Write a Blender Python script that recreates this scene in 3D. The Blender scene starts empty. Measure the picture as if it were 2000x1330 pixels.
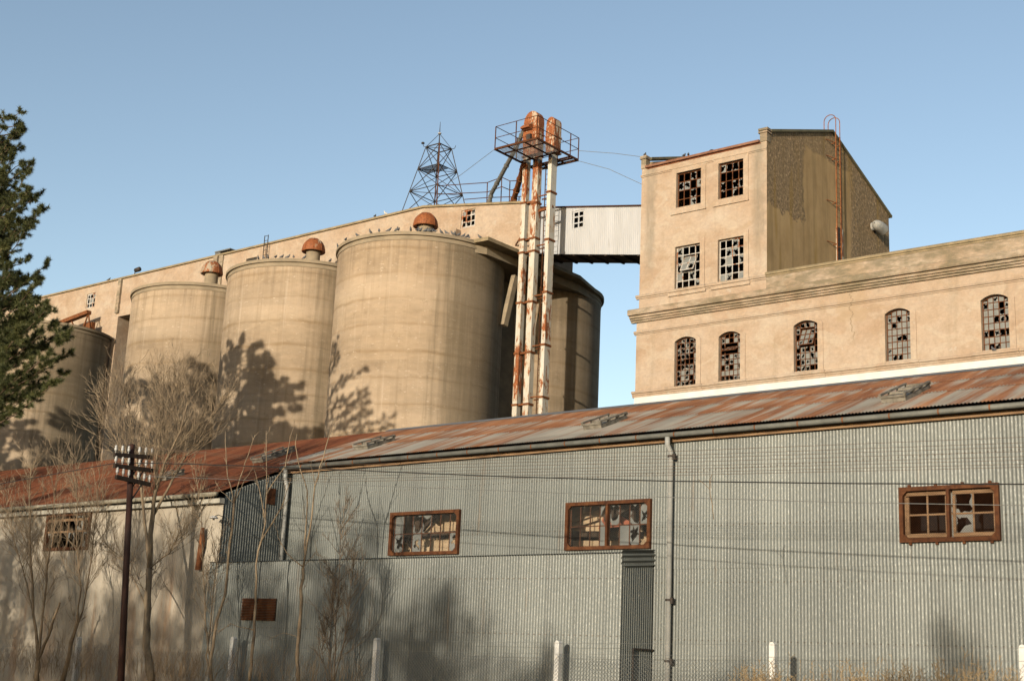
import bpy, math, random
from mathutils import Vector, Matrix
R = math.radians
scene = bpy.context.scene
COL = scene.collection

# ------------------------------------------------------------------ camera (fitted to the vanishing points)
FPX, YAW, PITCH, ROLL = 2673.0, R(39.234), R(13.740), R(2.568)
CAM = Vector((0, 0, 1.6))
fw = Vector((-math.sin(YAW)*math.cos(PITCH), math.cos(YAW)*math.cos(PITCH), math.sin(PITCH)))
rt = Vector((math.cos(YAW), math.sin(YAW), 0)); up = rt.cross(fw)
rt, up = math.cos(ROLL)*rt+math.sin(ROLL)*up, -math.sin(ROLL)*rt+math.cos(ROLL)*up
cd = bpy.data.cameras.new('camera'); cam = bpy.data.objects.new('camera', cd); COL.objects.link(cam)
cd.sensor_fit = 'HORIZONTAL'; cd.sensor_width = 36; cd.lens = FPX/2000*36; cd.clip_end = 3000; cd.clip_start = .1
m = Matrix((rt, up, -fw)).transposed().to_4x4(); m.translation = CAM
cam.matrix_world = m; scene.camera = cam

def Q(px, py, Y=None, X=None, Z=None):
    """photo measurement (2000 px wide) to the point of a world plane; used to take sizes off the photograph"""
    d = fw+(px-1000)/FPX*rt-(py-665)/FPX*up
    t = Y/d.y if Y is not None else X/d.x if X is not None else (Z-CAM.z)/d.z
    return CAM+t*d
def PR(p):
    q = Vector(p)-CAM; z = q.dot(fw)
    return 1000+FPX*q.dot(rt)/z, 665-FPX*q.dot(up)/z

# ------------------------------------------------------------------ light
AZ, EL = R(12.8), R(8.6)
S = Vector((math.sin(AZ)*math.cos(EL), -math.cos(AZ)*math.cos(EL), math.sin(EL)))
world = bpy.data.worlds.new('World'); scene.world = world; world.use_nodes = True
nt = world.node_tree
sky = nt.nodes.new('ShaderNodeTexSky'); sky.sky_type = 'NISHITA'; sky.sun_disc = False
sky.sun_elevation = EL; sky.sun_rotation = R(180)-AZ; sky.altitude = 100
sky.air_density = .8; sky.dust_density = .7; sky.ozone_density = .25
nt.links.new(sky.outputs[0], nt.nodes['Background'].inputs[0]); nt.nodes['Background'].inputs[1].default_value = .15
ld = bpy.data.lights.new('sun', 'SUN'); sun = bpy.data.objects.new('sun', ld); COL.objects.link(sun)
ld.energy = 5.0; ld.angle = R(.5); ld.color = (1.0, .88, .70)
sun.rotation_euler = S.to_track_quat('Z', 'Y').to_euler()
scene.view_settings.view_transform = 'Standard'; scene.view_settings.look = 'None'
scene.view_settings.exposure = 0.6; scene.view_settings.gamma = 1.0

# ------------------------------------------------------------------ mesh helpers
LOC = {}
class MB:
    def __init__(s): s.v = []; s.f = []
    def face(s, pts):
        n = len(s.v); s.v += [tuple(p) for p in pts]; s.f.append(tuple(range(n, n+len(pts))))
    def box(s, x0, x1, y0, y1, z0, z1):
        s.hexa([(x0,y0,z0),(x1,y0,z0),(x1,y1,z0),(x0,y1,z0),(x0,y0,z1),(x1,y0,z1),(x1,y1,z1),(x0,y1,z1)])
    def hexa(s, p):
        n = len(s.v); s.v += [tuple(q) for q in p]
        for f in ((0,3,2,1),(4,5,6,7),(0,1,5,4),(1,2,6,5),(2,3,7,6),(3,0,4,7)): s.f.append(tuple(n+i for i in f))
    def bar(s, p, q, w, h=None, upv=(0,0,1)):
        p = Vector(p); q = Vector(q); h = h or w
        d = (q-p).normalized(); u = Vector(upv)
        if abs(d.dot(u)) > .97: u = Vector((0,1,0))
        a = d.cross(u).normalized(); b = a.cross(d)
        a *= w/2; b *= h/2
        s.hexa([p-a-b, p+a-b, p+a+b, p-a+b, q-a-b, q+a-b, q+a+b, q-a+b])
    def tube(s, pts, r, n=6, cap=True):
        pts = [Vector(p) for p in pts]; k = len(pts)
        rs = r if isinstance(r, (list, tuple)) else [r]*k
        base = len(s.v); pa = None
        for i, p in enumerate(pts):
            d = (pts[min(i+1, k-1)]-pts[max(i-1, 0)]).normalized()
            if pa is None:
                u = Vector((0,0,1)) if abs(d.z) < .9 else Vector((1,0,0))
                a = d.cross(u).normalized()
            else:
                a = (pa-d*pa.dot(d)).normalized()
            pa = a; b = d.cross(a)
            for j in range(n):
                t = 2*math.pi*j/n; s.v.append(tuple(p+(a*math.cos(t)+b*math.sin(t))*rs[i]))
        for i in range(k-1):
            for j in range(n):
                j2 = (j+1) % n
                s.f.append((base+i*n+j, base+i*n+j2, base+(i+1)*n+j2, base+(i+1)*n+j))
        if cap:
            s.f.append(tuple(base+j for j in reversed(range(n)))); s.f.append(tuple(base+(k-1)*n+j for j in range(n)))
    def lathe(s, prof, cx, cy, n=32, a0=0, a1=2*math.pi):
        closed = abs(a1-a0-2*math.pi) < 1e-6; m_ = n if closed else n+1; base = len(s.v)
        for r, z in prof:
            for j in range(m_):
                t = a0+(a1-a0)*j/n; s.v.append((cx+r*math.cos(t), cy+r*math.sin(t), z))
        for i in range(len(prof)-1):
            for j in range(n):
                j2 = (j+1) % m_
                s.f.append((base+i*m_+j, base+i*m_+j2, base+(i+1)*m_+j2, base+(i+1)*m_+j))
    def extrude(s, poly, vec):
        n = len(poly); b = len(s.v); vec = Vector(vec)
        s.v += [tuple(p) for p in poly]+[tuple(Vector(p)+vec) for p in poly]
        s.f.append(tuple(b+i for i in reversed(range(n)))); s.f.append(tuple(b+n+i for i in range(n)))
        for i in range(n): s.f.append((b+i, b+(i+1) % n, b+n+(i+1) % n, b+n+i))
    def profx(s, prof, x0, x1):
        s.extrude([(x0, y, z) for y, z in prof], (x1-x0, 0, 0))
    def build(s, name, mat, root=None, smooth=False, fixn=False):
        off = LOC.get(root.name if root else None, Vector((0,0,0)))
        me = bpy.data.meshes.new(name)
        me.from_pydata([(x-off.x, y-off.y, z-off.z) for x, y, z in s.v], [], s.f)
        if smooth:
            me.polygons.foreach_set('use_smooth', [True]*len(me.polygons))
        me.materials.append(mat); me.update()
        if fixn:
            import bmesh
            b = bmesh.new(); b.from_mesh(me); bmesh.ops.recalc_face_normals(b, faces=b.faces); b.to_mesh(me); b.free()
        o = bpy.data.objects.new(name, me); COL.objects.link(o)
        if root: o.parent = root; LOC[o.name] = off
        return o
def thing(name, label, cat, loc, group=None):
    o = bpy.data.objects.new(name, None); COL.objects.link(o)
    o.location = loc; o.empty_display_size = .3
    LOC[o.name] = Vector(loc); tag(o, label, cat, group); return o
def tag(o, label, cat, group=None, kind=None):
    if label: o['label'] = label
    if cat: o['category'] = cat
    if group: o['group'] = group
    if kind: o['kind'] = kind
    return o
def dup(root, loc, rotz, label, scale=None):
    r = root.copy(); COL.objects.link(r); r.location = loc; r.rotation_euler = (0, 0, rotz); r['label'] = label
    if scale: r.scale = scale
    for ch in list(root.children):
        c = ch.copy(); COL.objects.link(c); c.parent = r
        for g in ch.children:
            d = g.copy(); COL.objects.link(d); d.parent = c
    return r

# ------------------------------------------------------------------ material helpers
class NT:
    def __init__(s, name, rough=.8, metal=0, spec=.3):
        s.m = bpy.data.materials.new(name); s.m.use_nodes = True; s.t = s.m.node_tree
        s.b = s.t.nodes['Principled BSDF']; s.b.inputs['Roughness'].default_value = rough
        s.b.inputs['Metallic'].default_value = metal; s.b.inputs['Specular IOR Level'].default_value = spec
        s.pos = s.t.nodes.new('ShaderNodeNewGeometry').outputs['Position']
    def L(s, a, b): s.t.links.new(a, b)
    def val(s, inp, x):
        if hasattr(x, 'is_linked') or hasattr(x, 'links'): s.L(x, inp)
        elif isinstance(x, (tuple, list)): inp.default_value = (*x, 1) if len(x) == 3 and inp.type == 'RGBA' else x
        else: inp.default_value = x
    def mapped(s, sc=(1,1,1), off=(0,0,0), rot=(0,0,0)):
        n = s.t.nodes.new('ShaderNodeMapping'); s.L(s.pos, n.inputs[0])
        n.inputs['Scale'].default_value = sc; n.inputs['Location'].default_value = off; n.inputs['Rotation'].default_value = rot
        return n.outputs[0]
    def noise(s, sc=(1,1,1), scale=1, detail=4, rough=.55, dist=0, off=(0,0,0)):
        n = s.t.nodes.new('ShaderNodeTexNoise'); s.L(s.mapped(sc, off), n.inputs['Vector'])
        n.inputs['Scale'].default_value = scale; n.inputs['Detail'].default_value = detail
        n.inputs['Roughness'].default_value = rough; n.inputs['Distortion'].default_value = dist
        return n.outputs['Fac']
    def voro(s, sc=(1,1,1), scale=1, out='Color', feature='F1'):
        n = s.t.nodes.new('ShaderNodeTexVoronoi'); s.L(s.mapped(sc), n.inputs['Vector']); n.feature = feature
        n.inputs['Scale'].default_value = scale; return n.outputs[out]
    def ramp(s, x, *stops, mode='LINEAR'):
        n = s.t.nodes.new('ShaderNodeValToRGB'); s.L(x, n.inputs[0]); e = n.color_ramp.elements; n.color_ramp.interpolation = mode
        while len(e) < len(stops): e.new(.5)
        for el, (p, c) in zip(e, stops):
            el.position = p; el.color = (c, c, c, 1) if isinstance(c, (int, float)) else (*c, 1)
        return n.outputs[0]
    def mix(s, fac, a, b, mode='MIX'):
        n = s.t.nodes.new('ShaderNodeMix'); n.data_type = 'RGBA'; n.blend_type = mode
        s.val(n.inputs[0], fac); s.val(n.inputs[6], a); s.val(n.inputs[7], b); return n.outputs[2]
    def math(s, op, a, b=0.0, c=None):
        n = s.t.nodes.new('ShaderNodeMath'); n.operation = op
        s.val(n.inputs[0], a); s.val(n.inputs[1], b)
        if c is not None: s.val(n.inputs[2], c)
        return n.outputs[0]
    def cell(s, sx, sz, sy=0):   # one random value per sheet / panel
        x, y, z = s.xyz(); c = s.t.nodes.new('ShaderNodeCombineXYZ')
        for k, (v, w) in enumerate(((x, sx), (y, sy), (z, sz))):
            if w: s.L(s.math('FLOOR', s.math('DIVIDE', v, w)), c.inputs[k])
        n = s.t.nodes.new('ShaderNodeTexWhiteNoise'); n.noise_dimensions = '3D'; s.L(c.outputs[0], n.inputs['Vector']); return n.outputs['Value']
    def xyz(s):
        n = s.t.nodes.new('ShaderNodeSeparateXYZ'); s.L(s.pos, n.inputs[0]); return n.outputs
    def band(s, x, lo, hi):   # smooth 0..1 of x between lo and hi
        n = s.t.nodes.new('ShaderNodeMapRange'); s.val(n.inputs[0], x)
        n.inputs[1].default_value = lo; n.inputs[2].default_value = hi; n.interpolation_type = 'SMOOTHSTEP'
        return n.outputs[0]
    def bump(s, h, strength=.3, dist=.02):
        n = s.t.nodes.new('ShaderNodeBump'); s.L(h, n.inputs['Height'])
        n.inputs['Strength'].default_value = strength; n.inputs['Distance'].default_value = dist
        s.L(n.outputs[0], s.b.inputs['Normal'])
    def done(s, col, rough=None, gain=(.58,.58,.58)):
        s.val(s.b.inputs['Base Color'], s.mix(1.0, col, gain, 'MULTIPLY'))
        if rough is not None: s.val(s.b.inputs['Roughness'], rough)
        return s.m

def simple(name, a, b, scale=6, rough=.8, metal=0, sc=(1,1,1), bump=0, gain=.58):
    n = NT(name, rough, metal); x = n.noise(sc, scale, 5, .6)
    if bump: n.bump(x, bump, .01)
    return n.done(n.ramp(x, (.3, a), (.7, b)), None, (gain,)*3)

def m_silo():
    n = NT('silo_concrete', .9)
    big = n.noise((.25,.25,.5), 1, 5, .6); fine = n.noise((1.2,1.2,4), 1, 6, .65)
    c = n.ramp(big, (.25, (.30,.225,.135)), (.5, (.375,.29,.18)), (.75, (.44,.35,.225)))
    c = n.mix(.6, c, n.ramp(fine, (.25, .55), (.75, 1.0)), 'MULTIPLY')
    # casting lifts: one joint about every 1.8 m, wandering a little
    z = n.xyz()[2]; wob = n.noise((.35,.35,.2), 1, 3, .5)
    zz = n.math('ADD', z, n.math('MULTIPLY', wob, .55))
    fr = n.math('FRACT', n.math('DIVIDE', zz, 1.8))
    thin = n.math('SUBTRACT', 1.0, n.band(n.math('ABSOLUTE', n.math('SUBTRACT', fr, .5)), .02, .11))
    pat = n.noise((.5,.5,.9), 1, 3, .5, off=(5,3,2))
    c = n.mix(n.math('MULTIPLY', thin, n.ramp(pat, (.35, .15), (.65, .75))), c, (.245,.17,.085))
    lift = n.noise((.02,.02,.55), 1, 2, .5, off=(0,0,7))
    c = n.mix(n.ramp(lift, (.42, 0), (.62, .35)), c, (.50,.41,.28))
    crisp = n.math('SUBTRACT', 1.0, n.band(n.math('ABSOLUTE', n.math('SUBTRACT', fr, .5)), .006, .02))
    c = n.mix(n.math('MULTIPLY', crisp, n.ramp(n.noise((.6,.6,.5), 1, 3, .6, off=(2,8,1)), (.35, .05), (.62, .5))), c, (.17,.125,.08))
    # run-off streaks
    st = n.noise((2.2,2.2,.10), 1, 5, .65, off=(3,1,0))
    c = n.mix(n.ramp(st, (.52, 0), (.72, .42)), c, (.17,.125,.07))
    st2 = n.noise((3.4,3.4,.16), 1, 4, .6, off=(9,4,0))
    c = n.mix(n.ramp(st2, (.58, 0), (.75, .4)), c, (.50,.42,.30))
    c = n.mix(1.0, c, n.ramp(n.cell(2.3, 1.8), (0, .90), (1, 1.07)), 'MULTIPLY')
    rim_ = n.math('MULTIPLY', n.band(z, 26.2, 30.2), n.ramp(n.noise((2.6,2.6,.05), 1, 4, .7, off=(4,9,0)), (.48, 0), (.64, .45)))
    c = n.mix(rim_, c, (.15,.115,.07))
    pk = n.noise((1.6,1.6,2.2), 1, 6, .75, off=(12,3,5)); c = n.mix(n.ramp(pk, (.60, 0), (.66, .4)), c, (.20,.15,.09))
    # scuffed pale specks
    sp = n.noise((3,3,9), 1, 3, .5, off=(1,7,0))
    c = n.mix(n.ramp(sp, (.64, 0), (.72, .5)), c, (.56,.48,.35))
    # shadow side painted into the colour: streaky dark stain on the +X flank
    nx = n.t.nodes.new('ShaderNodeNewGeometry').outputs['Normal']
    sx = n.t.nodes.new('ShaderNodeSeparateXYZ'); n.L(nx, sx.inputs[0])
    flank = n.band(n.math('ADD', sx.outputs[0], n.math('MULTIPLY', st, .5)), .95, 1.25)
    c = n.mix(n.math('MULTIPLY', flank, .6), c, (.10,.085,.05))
    n.bump(n.math('ADD', fine, n.math('MULTIPLY', thin, -.4)), .35, .03)
    return n.done(c, None, (.665,.645,.69))
def m_stucco(name='stucco', dark=0.0):
    n = NT(name, .9)
    a = n.noise((.35,.35,.5), 1, 6, .62); b = n.noise((1.5,1.5,1.9), 1, 6, .65, off=(4,0,1))
    c = n.ramp(a, (.28, (.50,.315,.185)), (.5, (.58,.40,.255)), (.72, (.63,.465,.32)))
    c = n.mix(.55, c, n.ramp(b, (.25, .68), (.7, 1.03)), 'MULTIPLY')
    p = n.noise((.55,.55,.8), 1, 5, .5, 1.2, off=(11,2,4))
    c = n.mix(n.ramp(p, (.54, 0), (.62, .32)), c, (.66,.52,.36))
    p2 = n.noise((.5,.5,.7), 1, 5, .5, 1.0, off=(31,12,4))
    c = n.mix(n.ramp(p2, (.60, 0), (.66, .38)), c, (.46,.30,.17))
    st = n.noise((1.6,1.6,.12), 1, 5, .6, off=(2,9,0))
    c = n.mix(n.ramp(st, (.55, 0), (.75, .4)), c, (.30,.22,.13))
    gr = n.noise((4.5,4.5,6), 1, 6, .75, off=(6,2,9)); c = n.mix(1.0, c, n.ramp(gr, (.3, .84), (.6, 1.05)), 'MULTIPLY')
    fl = n.noise((1.1,1.1,1.5), 1, 7, .72, off=(21,3,8)); c = n.mix(n.ramp(fl, (.635, 0), (.65, .5)), c, (.60,.50,.38))
    x, y, z = n.xyz()
    xc_ = Q(1664,640,Y=70).x
    wig = n.math('MULTIPLY', n.math('SUBTRACT', n.noise((0,0,1.4), 1, 5, .7, off=(0,0,2)), .5), 1.5)
    d_ = n.math('ABSOLUTE', n.math('SUBTRACT', n.math('SUBTRACT', x, xc_), wig))
    span = n.math('MULTIPLY', n.band(z, 20.3, 21.3), n.band(z, 23.9, 23.6))
    damp = n.math('MULTIPLY', n.band(n.math('ADD', d_, n.math('MULTIPLY', b, 1.5)), 1.75, 1.5), n.band(n.math('ADD', z, n.math('MULTIPLY', a, 2)), 22.7, 22.8))
    c = n.mix(n.math('MULTIPLY', damp, .55), c, (.50,.335,.19)); c = n.mix(n.math('MULTIPLY', n.math('MULTIPLY', n.band(d_, .045, .015), span), .6), c, (.20,.13,.07))
    for xc, wd in ((-46.15, .55), (-38.35, .6)):      # rain stains below the corner piers
        g_ = n.math('SUBTRACT', 1.0, n.band(n.math('ABSOLUTE', n.math('SUBTRACT', n.math('ADD', x, n.math('MULTIPLY', b, .5)), xc+.25)), wd*.25, wd))
        g_ = n.math('MULTIPLY', n.math('MULTIPLY', g_, n.band(z, 25.6, 29.0)), n.ramp(n.noise((3,3,.5), 1, 5, .7), (.3, .15), (.65, .75)))
        c = n.mix(g_, c, (.25,.20,.135))
    if dark: c = n.mix(n.ramp(n.noise((.8,.8,2.5), 1, 6, .7, off=(7,7,7)), (.36, 0), (.6, dark)), c, (.20,.155,.085))
    n.bump(n.noise((6,6,6), 1, 5, .7), .25, .02)
    return n.done(c, None, (.475,.525,.60))
def m_sidewall():
    n = NT('weathered_render', .95)
    a = n.noise((.5,.5,.35), 1, 6, .65); grit = n.noise((5,5,5), 1, 6, .75)
    c = n.ramp(a, (.3, (.22,.17,.10)), (.5, (.29,.235,.15)), (.72, (.35,.29,.19)))
    y = n.xyz()
    rag = n.math('MULTIPLY', n.noise((1.3,1.3,1.3), 1, 7, .7, off=(2,2,2)), 2.6)
    patch = n.math('MULTIPLY', n.band(n.math('ADD', y[2], rag), 31.2, 31.45),
                   n.band(n.math('ADD', y[1], rag), 76.3, 76.0))
    far = n.band(n.math('ADD', y[1], n.math('MULTIPLY', a, 1.5)), 82.0, 82.8)
    patch = n.math('MAXIMUM', patch, far)
    top = n.band(n.math('ADD', n.math('ADD', y[2], n.math('MULTIPLY', y[1], -.05)), n.math('MULTIPLY', a, 1.0)), 32.0, 32.2)
    patch = n.math('MAXIMUM', patch, n.math('MULTIPLY', top, .8))
    c = n.mix(patch, c, n.ramp(grit, (.38, (.10,.085,.062)), (.52, (.20,.165,.12)), (.66, (.44,.375,.29))))
    st = n.noise((.02,2.0,.12), 1, 5, .6)
    c = n.mix(n.ramp(st, (.5, 0), (.7, .55)), c, (.13,.105,.06))
    mo = n.noise((.02,1.1,.1), 1, 4, .6, off=(0,5,2))
    c = n.mix(n.ramp(mo, (.56, 0), (.7, .6)), c, (.20,.145,.035))
    n.bump(n.math('MULTIPLY', grit, n.math('ADD', patch, .25)), .8, .06)
    return n.done(c, None, (.90,.76,.58))
def m_galv():
    n = NT('galvanized_iron', .6, .1, .3)
    a = n.noise((.22,.5,.35), 1, 4, .55); b = n.noise((24,24,17), 1, 3, .65)
    c = n.ramp(a, (.3, (.185,.195,.18)), (.7, (.24,.25,.23)))
    c = n.mix(1.0, c, n.ramp(n.cell(.78, 30), (0, .86), (1, 1.08)), 'MULTIPLY')
    v = n.voro((30,30,14), 1, 'Distance')
    big = n.noise((.8,.8,.45), 1, 4, .6, off=(2,5,1))
    sp = n.math('MULTIPLY', n.ramp(b, (.60, 0), (.68, 1)), n.ramp(big, (.38, .04), (.62, .75)))
    c = n.mix(sp, c, (.50,.50,.46))
    c = n.mix(n.math('MULTIPLY', n.ramp(v, (.1, .5), (.5, 0)), .35), c, (.42,.42,.40))
    st = n.noise((2.5,2.5,.12), 1, 4, .6, off=(8,0,3))
    c = n.mix(n.ramp(st, (.55, 0), (.75, .35)), c, (.13,.13,.125))
    x, y, z = n.xyz()
    ed = n.math('LESS_THAN', n.math('FRACT', n.math('DIVIDE', x, .78)), .022); c = n.mix(n.math('MULTIPLY', ed, .55), c, (.06,.06,.055))
    nr = n.math('MULTIPLY', n.math('LESS_THAN', n.math('FRACT', n.math('DIVIDE', z, 1.27)), .022), n.math('LESS_THAN', n.math('FRACT', n.math('DIVIDE', x, .156)), .3)); c = n.mix(n.math('MULTIPLY', nr, .7), c, (.10,.07,.045))
    wr = n.noise((3.2,3.2,.22), 1, 5, .7, off=(3,3,1)); c = n.mix(n.ramp(wr, (.63, 0), (.72, .45)), c, (.20,.13,.075))
    return n.done(c, n.ramp(b, (.3, .38), (.7, .62)), (.455,.465,.47))
def m_roof():
    n = NT('rust_streaked_roof', .75, 0, .25)
    st = n.noise((2.2,.13,.0), 1, 6, .62, .2); st2 = n.noise((9.0,.22,0), 1, 4, .65, off=(4,0,0)); fine = n.noise((14,2,2), 1, 4, .6)
    y = n.xyz()[1]
    f = n.math('ADD', n.math('MULTIPLY', st, 1.5), n.math('MULTIPLY', st2, .7))
    f = n.math('ADD', f, n.math('MULTIPLY', n.band(y, 26.0, 31.4), .14))
    def seg(lo, hi, k):   # rust gathers towards the lower edge of each sheet and stops at the lap
        return n.math('MULTIPLY', n.math('MULTIPLY', n.math('GREATER_THAN', y, lo), n.math('LESS_THAN', y, hi)), n.math('MULTIPLY', n.band(y, hi, lo), k))
    f = n.math('ADD', f, n.math('ADD', seg(29.80, 31.5, .30), n.math('ADD', seg(28.43, 29.80, .26), seg(26.4, 28.43, .10))))
    rust = n.ramp(f, (1.02, 0), (1.22, 1))
    rust = n.math('MULTIPLY', n.band(f, 1.06, 1.40), .96)
    grey = n.ramp(n.noise((.8,.8,.8), 1, 4, .6), (.3, (.34,.315,.265)), (.7, (.46,.425,.36)))
    rc = n.ramp(n.noise((3,.5,.5), 1, 5, .6, off=(0,3,0)), (.3, (.21,.073,.026)), (.55, (.36,.145,.055)), (.75, (.48,.24,.115)))
    c = n.mix(rust, grey, rc)
    c = n.mix(n.ramp(fine, (.6, 0), (.75, .3)), c, (.44,.40,.34))
    c = n.mix(1.0, c, n.ramp(n.cell(.76, 30, 1.6), (0, .82), (1, 1.08)), 'MULTIPLY')
    return n.done(c)
def m_redroof():
    n = NT('rust_red_roof', .85, 0, .2)
    st = n.noise((2.0,.25,.2), 1, 6, .65); big = n.noise((.4,.4,.4), 1, 4, .6, off=(0,6,0))
    c = n.ramp(st, (.28, (.17,.052,.022)), (.5, (.30,.098,.04)), (.72, (.42,.17,.075)))
    c = n.mix(1.0, c, n.ramp(n.cell(.76, 30, 2.2), (0, .78), (1, 1.1)), 'MULTIPLY')
    c = n.mix(n.ramp(big, (.6, 0), (.72, .5)), c, (.22,.14,.085))
    sp = n.noise((.9,4,4), 1, 4, .6, off=(3,3,3))
    c = n.mix(n.ramp(sp, (.66, 0), (.71, .7)), c, (.45,.36,.27))
    return n.done(c, None, (.43,.42,.42))
def m_whitewall():
    n = NT('limewashed_iron', .85, 0, .2)
    a = n.noise((.6,.6,.6), 1, 6, .65)
    c = n.ramp(a, (.3, (.40,.355,.28)), (.55, (.52,.475,.39)), (.75, (.60,.56,.47)))
    st = n.noise((1.5,.3,.13), 1, 6, .68, .3, off=(6,0,0))
    z = n.xyz()[2]
    low = n.band(z, 5.6, 2.2)
    c = n.mix(n.math('MULTIPLY', n.ramp(st, (.52, 0), (.70, .8)), low), c, (.38,.20,.085))
    d = n.noise((3,3,1.2), 1, 5, .65, off=(1,1,8))
    c = n.mix(n.ramp(d, (.52, 0), (.72, .6)), c, (.20,.16,.11))
    return n.done(c, None, (.50,.485,.48))
def m_rustpaint(name, amt=.5, paint=(.60,.57,.49)):
    n = NT(name, .7, 0, .3)
    a = n.noise((4.2,4.2,1.7), 1, 6, .66, .6); b = n.noise((9,9,9), 1, 4, .6); g = n.noise((.9,.9,.28), 1, 3, .5, off=(5,2,8))
    f = n.math('ADD', a, n.math('MULTIPLY', n.math('SUBTRACT', g, .5), .9))
    lo = .66-amt*.26
    rust = n.ramp(f, (lo, 0), (lo+.035, 1))
    halo = n.ramp(f, (lo-.12, 0), (lo+.02, .6))
    rc = n.ramp(b, (.3, (.16,.045,.014)), (.6, (.33,.105,.03)), (.8, (.42,.18,.07)))
    c = n.mix(.5, paint, n.ramp(n.noise((1.5,1.5,.4), 1, 5, .6), (.3, .7), (.7, 1.0)), 'MULTIPLY')
    c = n.mix(halo, c, (.42,.27,.14)); c = n.mix(rust, c, rc)
    n.bump(rust, .2, .01)
    return n.done(c)
def m_rust(name='rust', k=1.0):
    n = NT(name, .85, 0, .2)
    b = n.noise((7,7,5), 1, 6, .65)
    c = n.ramp(b, (.28, (.07*k,.024*k,.010*k)), (.52, (.19*k,.066*k,.022*k)), (.75, (.31*k,.125*k,.045*k)))
    return n.done(c)
def m_whiteclad():
    n = NT('white_painted_cladding', .6, 0, .3)
    a = n.noise((1.5,1.5,.3), 1, 5, .6)
    c = n.ramp(a, (.3, (.56,.53,.46)), (.7, (.69,.66,.59)))
    st = n.noise((3,3,.35), 1, 5, .65, off=(2,2,2))
    c = n.mix(n.ramp(st, (.62, 0), (.74, .6)), c, (.30,.24,.17))
    n.bump(a, .1, .01)
    return n.done(c, None, (.42,.45,.53))
def m_bark(name, a, b, gain=.8): return simple(name, a, b, 9, .9, 0, (1,1,.35), .4, gain)
def m_needles():
    n = NT('pine_needles', .6, 0, .25)
    a = n.noise((1.3,1.3,1.3), 1, 3, .6); b = n.noise((11,11,11), 1, 2, .5)
    c = n.ramp(a, (.3, (.045,.056,.018)), (.55, (.088,.10,.032)), (.8, (.165,.165,.052)))
    c = n.mix(n.ramp(b, (.62, 0), (.8, .6)), c, (.20,.14,.06))
    return n.done(c)

SILO = m_silo(); STUC = m_stucco(); STUCD = m_stucco('stained_stucco', .8); SIDE = m_sidewall(); GALV = m_galv()
ROOF = m_roof(); RED = m_redroof(); WHITEW = m_whitewall(); RUST = m_rust(); RUSTD = m_rust('dark_rust', .45); RUSTL = m_rust('orange_rust', 1.45)
LEGM = m_rustpaint('rust_flaked_white_paint', .5); LEGC = m_rustpaint('white_paint_few_rust_spots', .30, (.64,.61,.54)); LEGH = m_rustpaint('rusty_head_paint', .95, (.58,.50,.40))
SASH = m_rustpaint('flaking_white_sash', .45, (.55,.53,.50)); SASHR = m_rust('rusty_sash', .62)
CLAD = m_whiteclad()
PLINTH = simple('white_limewash', (.62,.61,.58), (.76,.75,.73), 1.2, .85)
GLASS = simple('dusty_glass', (.17,.175,.165), (.27,.27,.25), 2.5, .3)
GLASSW = simple('milky_glass', (.17,.18,.175), (.27,.275,.26), 3, .3)
IRON = simple('dark_iron', (.02,.018,.016), (.055,.04,.032), 9, .7)
STEEL = simple('weathered_grey_steel', (.16,.16,.15), (.26,.255,.24), 4, .5, .3)
TIMBER = simple('old_timber', (.16,.09,.045), (.34,.215,.12), 7, .85, 0, (.3,2,2))
TIMBERD = simple('dark_timber', (.03,.02,.013), (.075,.048,.028), 7, .85)
BOARD = simple('sunlit_boarding', (.42,.30,.18), (.58,.44,.29), 3, .85)
TILE = simple('red_clay', (.35,.11,.06), (.48,.17,.10), 8, .85)
COPING = simple('stained_coping', (.20,.16,.095), (.36,.28,.17), 1.6, .9)
SLABC = simple('slab_concrete', (.24,.195,.135), (.36,.29,.2), 1.5, .9, 0, (.6,.6,1), .2)
DARKIN = simple('dark_interior', (.03,.027,.022), (.06,.052,.04), 2, .95)  # near black: the dark of unlit rooms and openings put into the colour
PORC = simple('white_porcelain', (.42,.41,.39), (.60,.59,.57), 20, .25)
PIPE = simple('grey_painted_pipe', (.30,.305,.29), (.40,.40,.38), 4, .6)
RUSTF = m_rust('brown_rust_frame', .5)
CREO = simple('creosoted_wood', (.012,.009,.007), (.05,.028,.017), 12, .8, 0, (1,1,.2))
POLEM = simple('red_brown_pole_paint', (.028,.012,.008), (.085,.032,.019), 6, .75, 0, (1,1,.25))
WHITEC = simple('whitewashed_concrete', (.60,.59,.56), (.78,.77,.74), 5, .8)
WIRE = simple('black_cable', (.02,.02,.018), (.035,.033,.03), 5, .6)
WIREC = simple('copper_line_wire', (.09,.06,.04), (.14,.09,.06), 5, .6)
WIREG = simple('galvanized_wire', (.22,.22,.21), (.32,.32,.3), 5, .5, .4)
BARK = m_bark('pale_twig_bark', (.14,.10,.066), (.35,.265,.17), .64); BARKD = m_bark('grey_brown_bark', (.10,.07,.042), (.22,.16,.10))
PBARK = m_bark('pine_bark', (.05,.032,.02), (.13,.085,.055)); NEED = m_needles()
LEAFM = simple('broad_leaves', (.03,.045,.014), (.07,.09,.03), 3, .6)
PIG = simple('pigeon_grey', (.06,.065,.075), (.17,.175,.185), 11, .7); PIGW = simple('pigeon_white', (.55,.54,.52), (.7,.69,.67), 8, .7)
BLACK = simple('unlit_black', (.006,.005,.005), (.012,.010,.009), 3, .95)  # stands in for the unlit depth behind the meshed window
GROUND = simple('dry_grass_ground', (.13,.105,.06), (.24,.20,.12), .6, .95)
WEED = simple('dry_weed_stalks', (.19,.13,.065), (.36,.26,.14), 5, .9, 0, (1,1,1), 0, .6)

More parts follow.
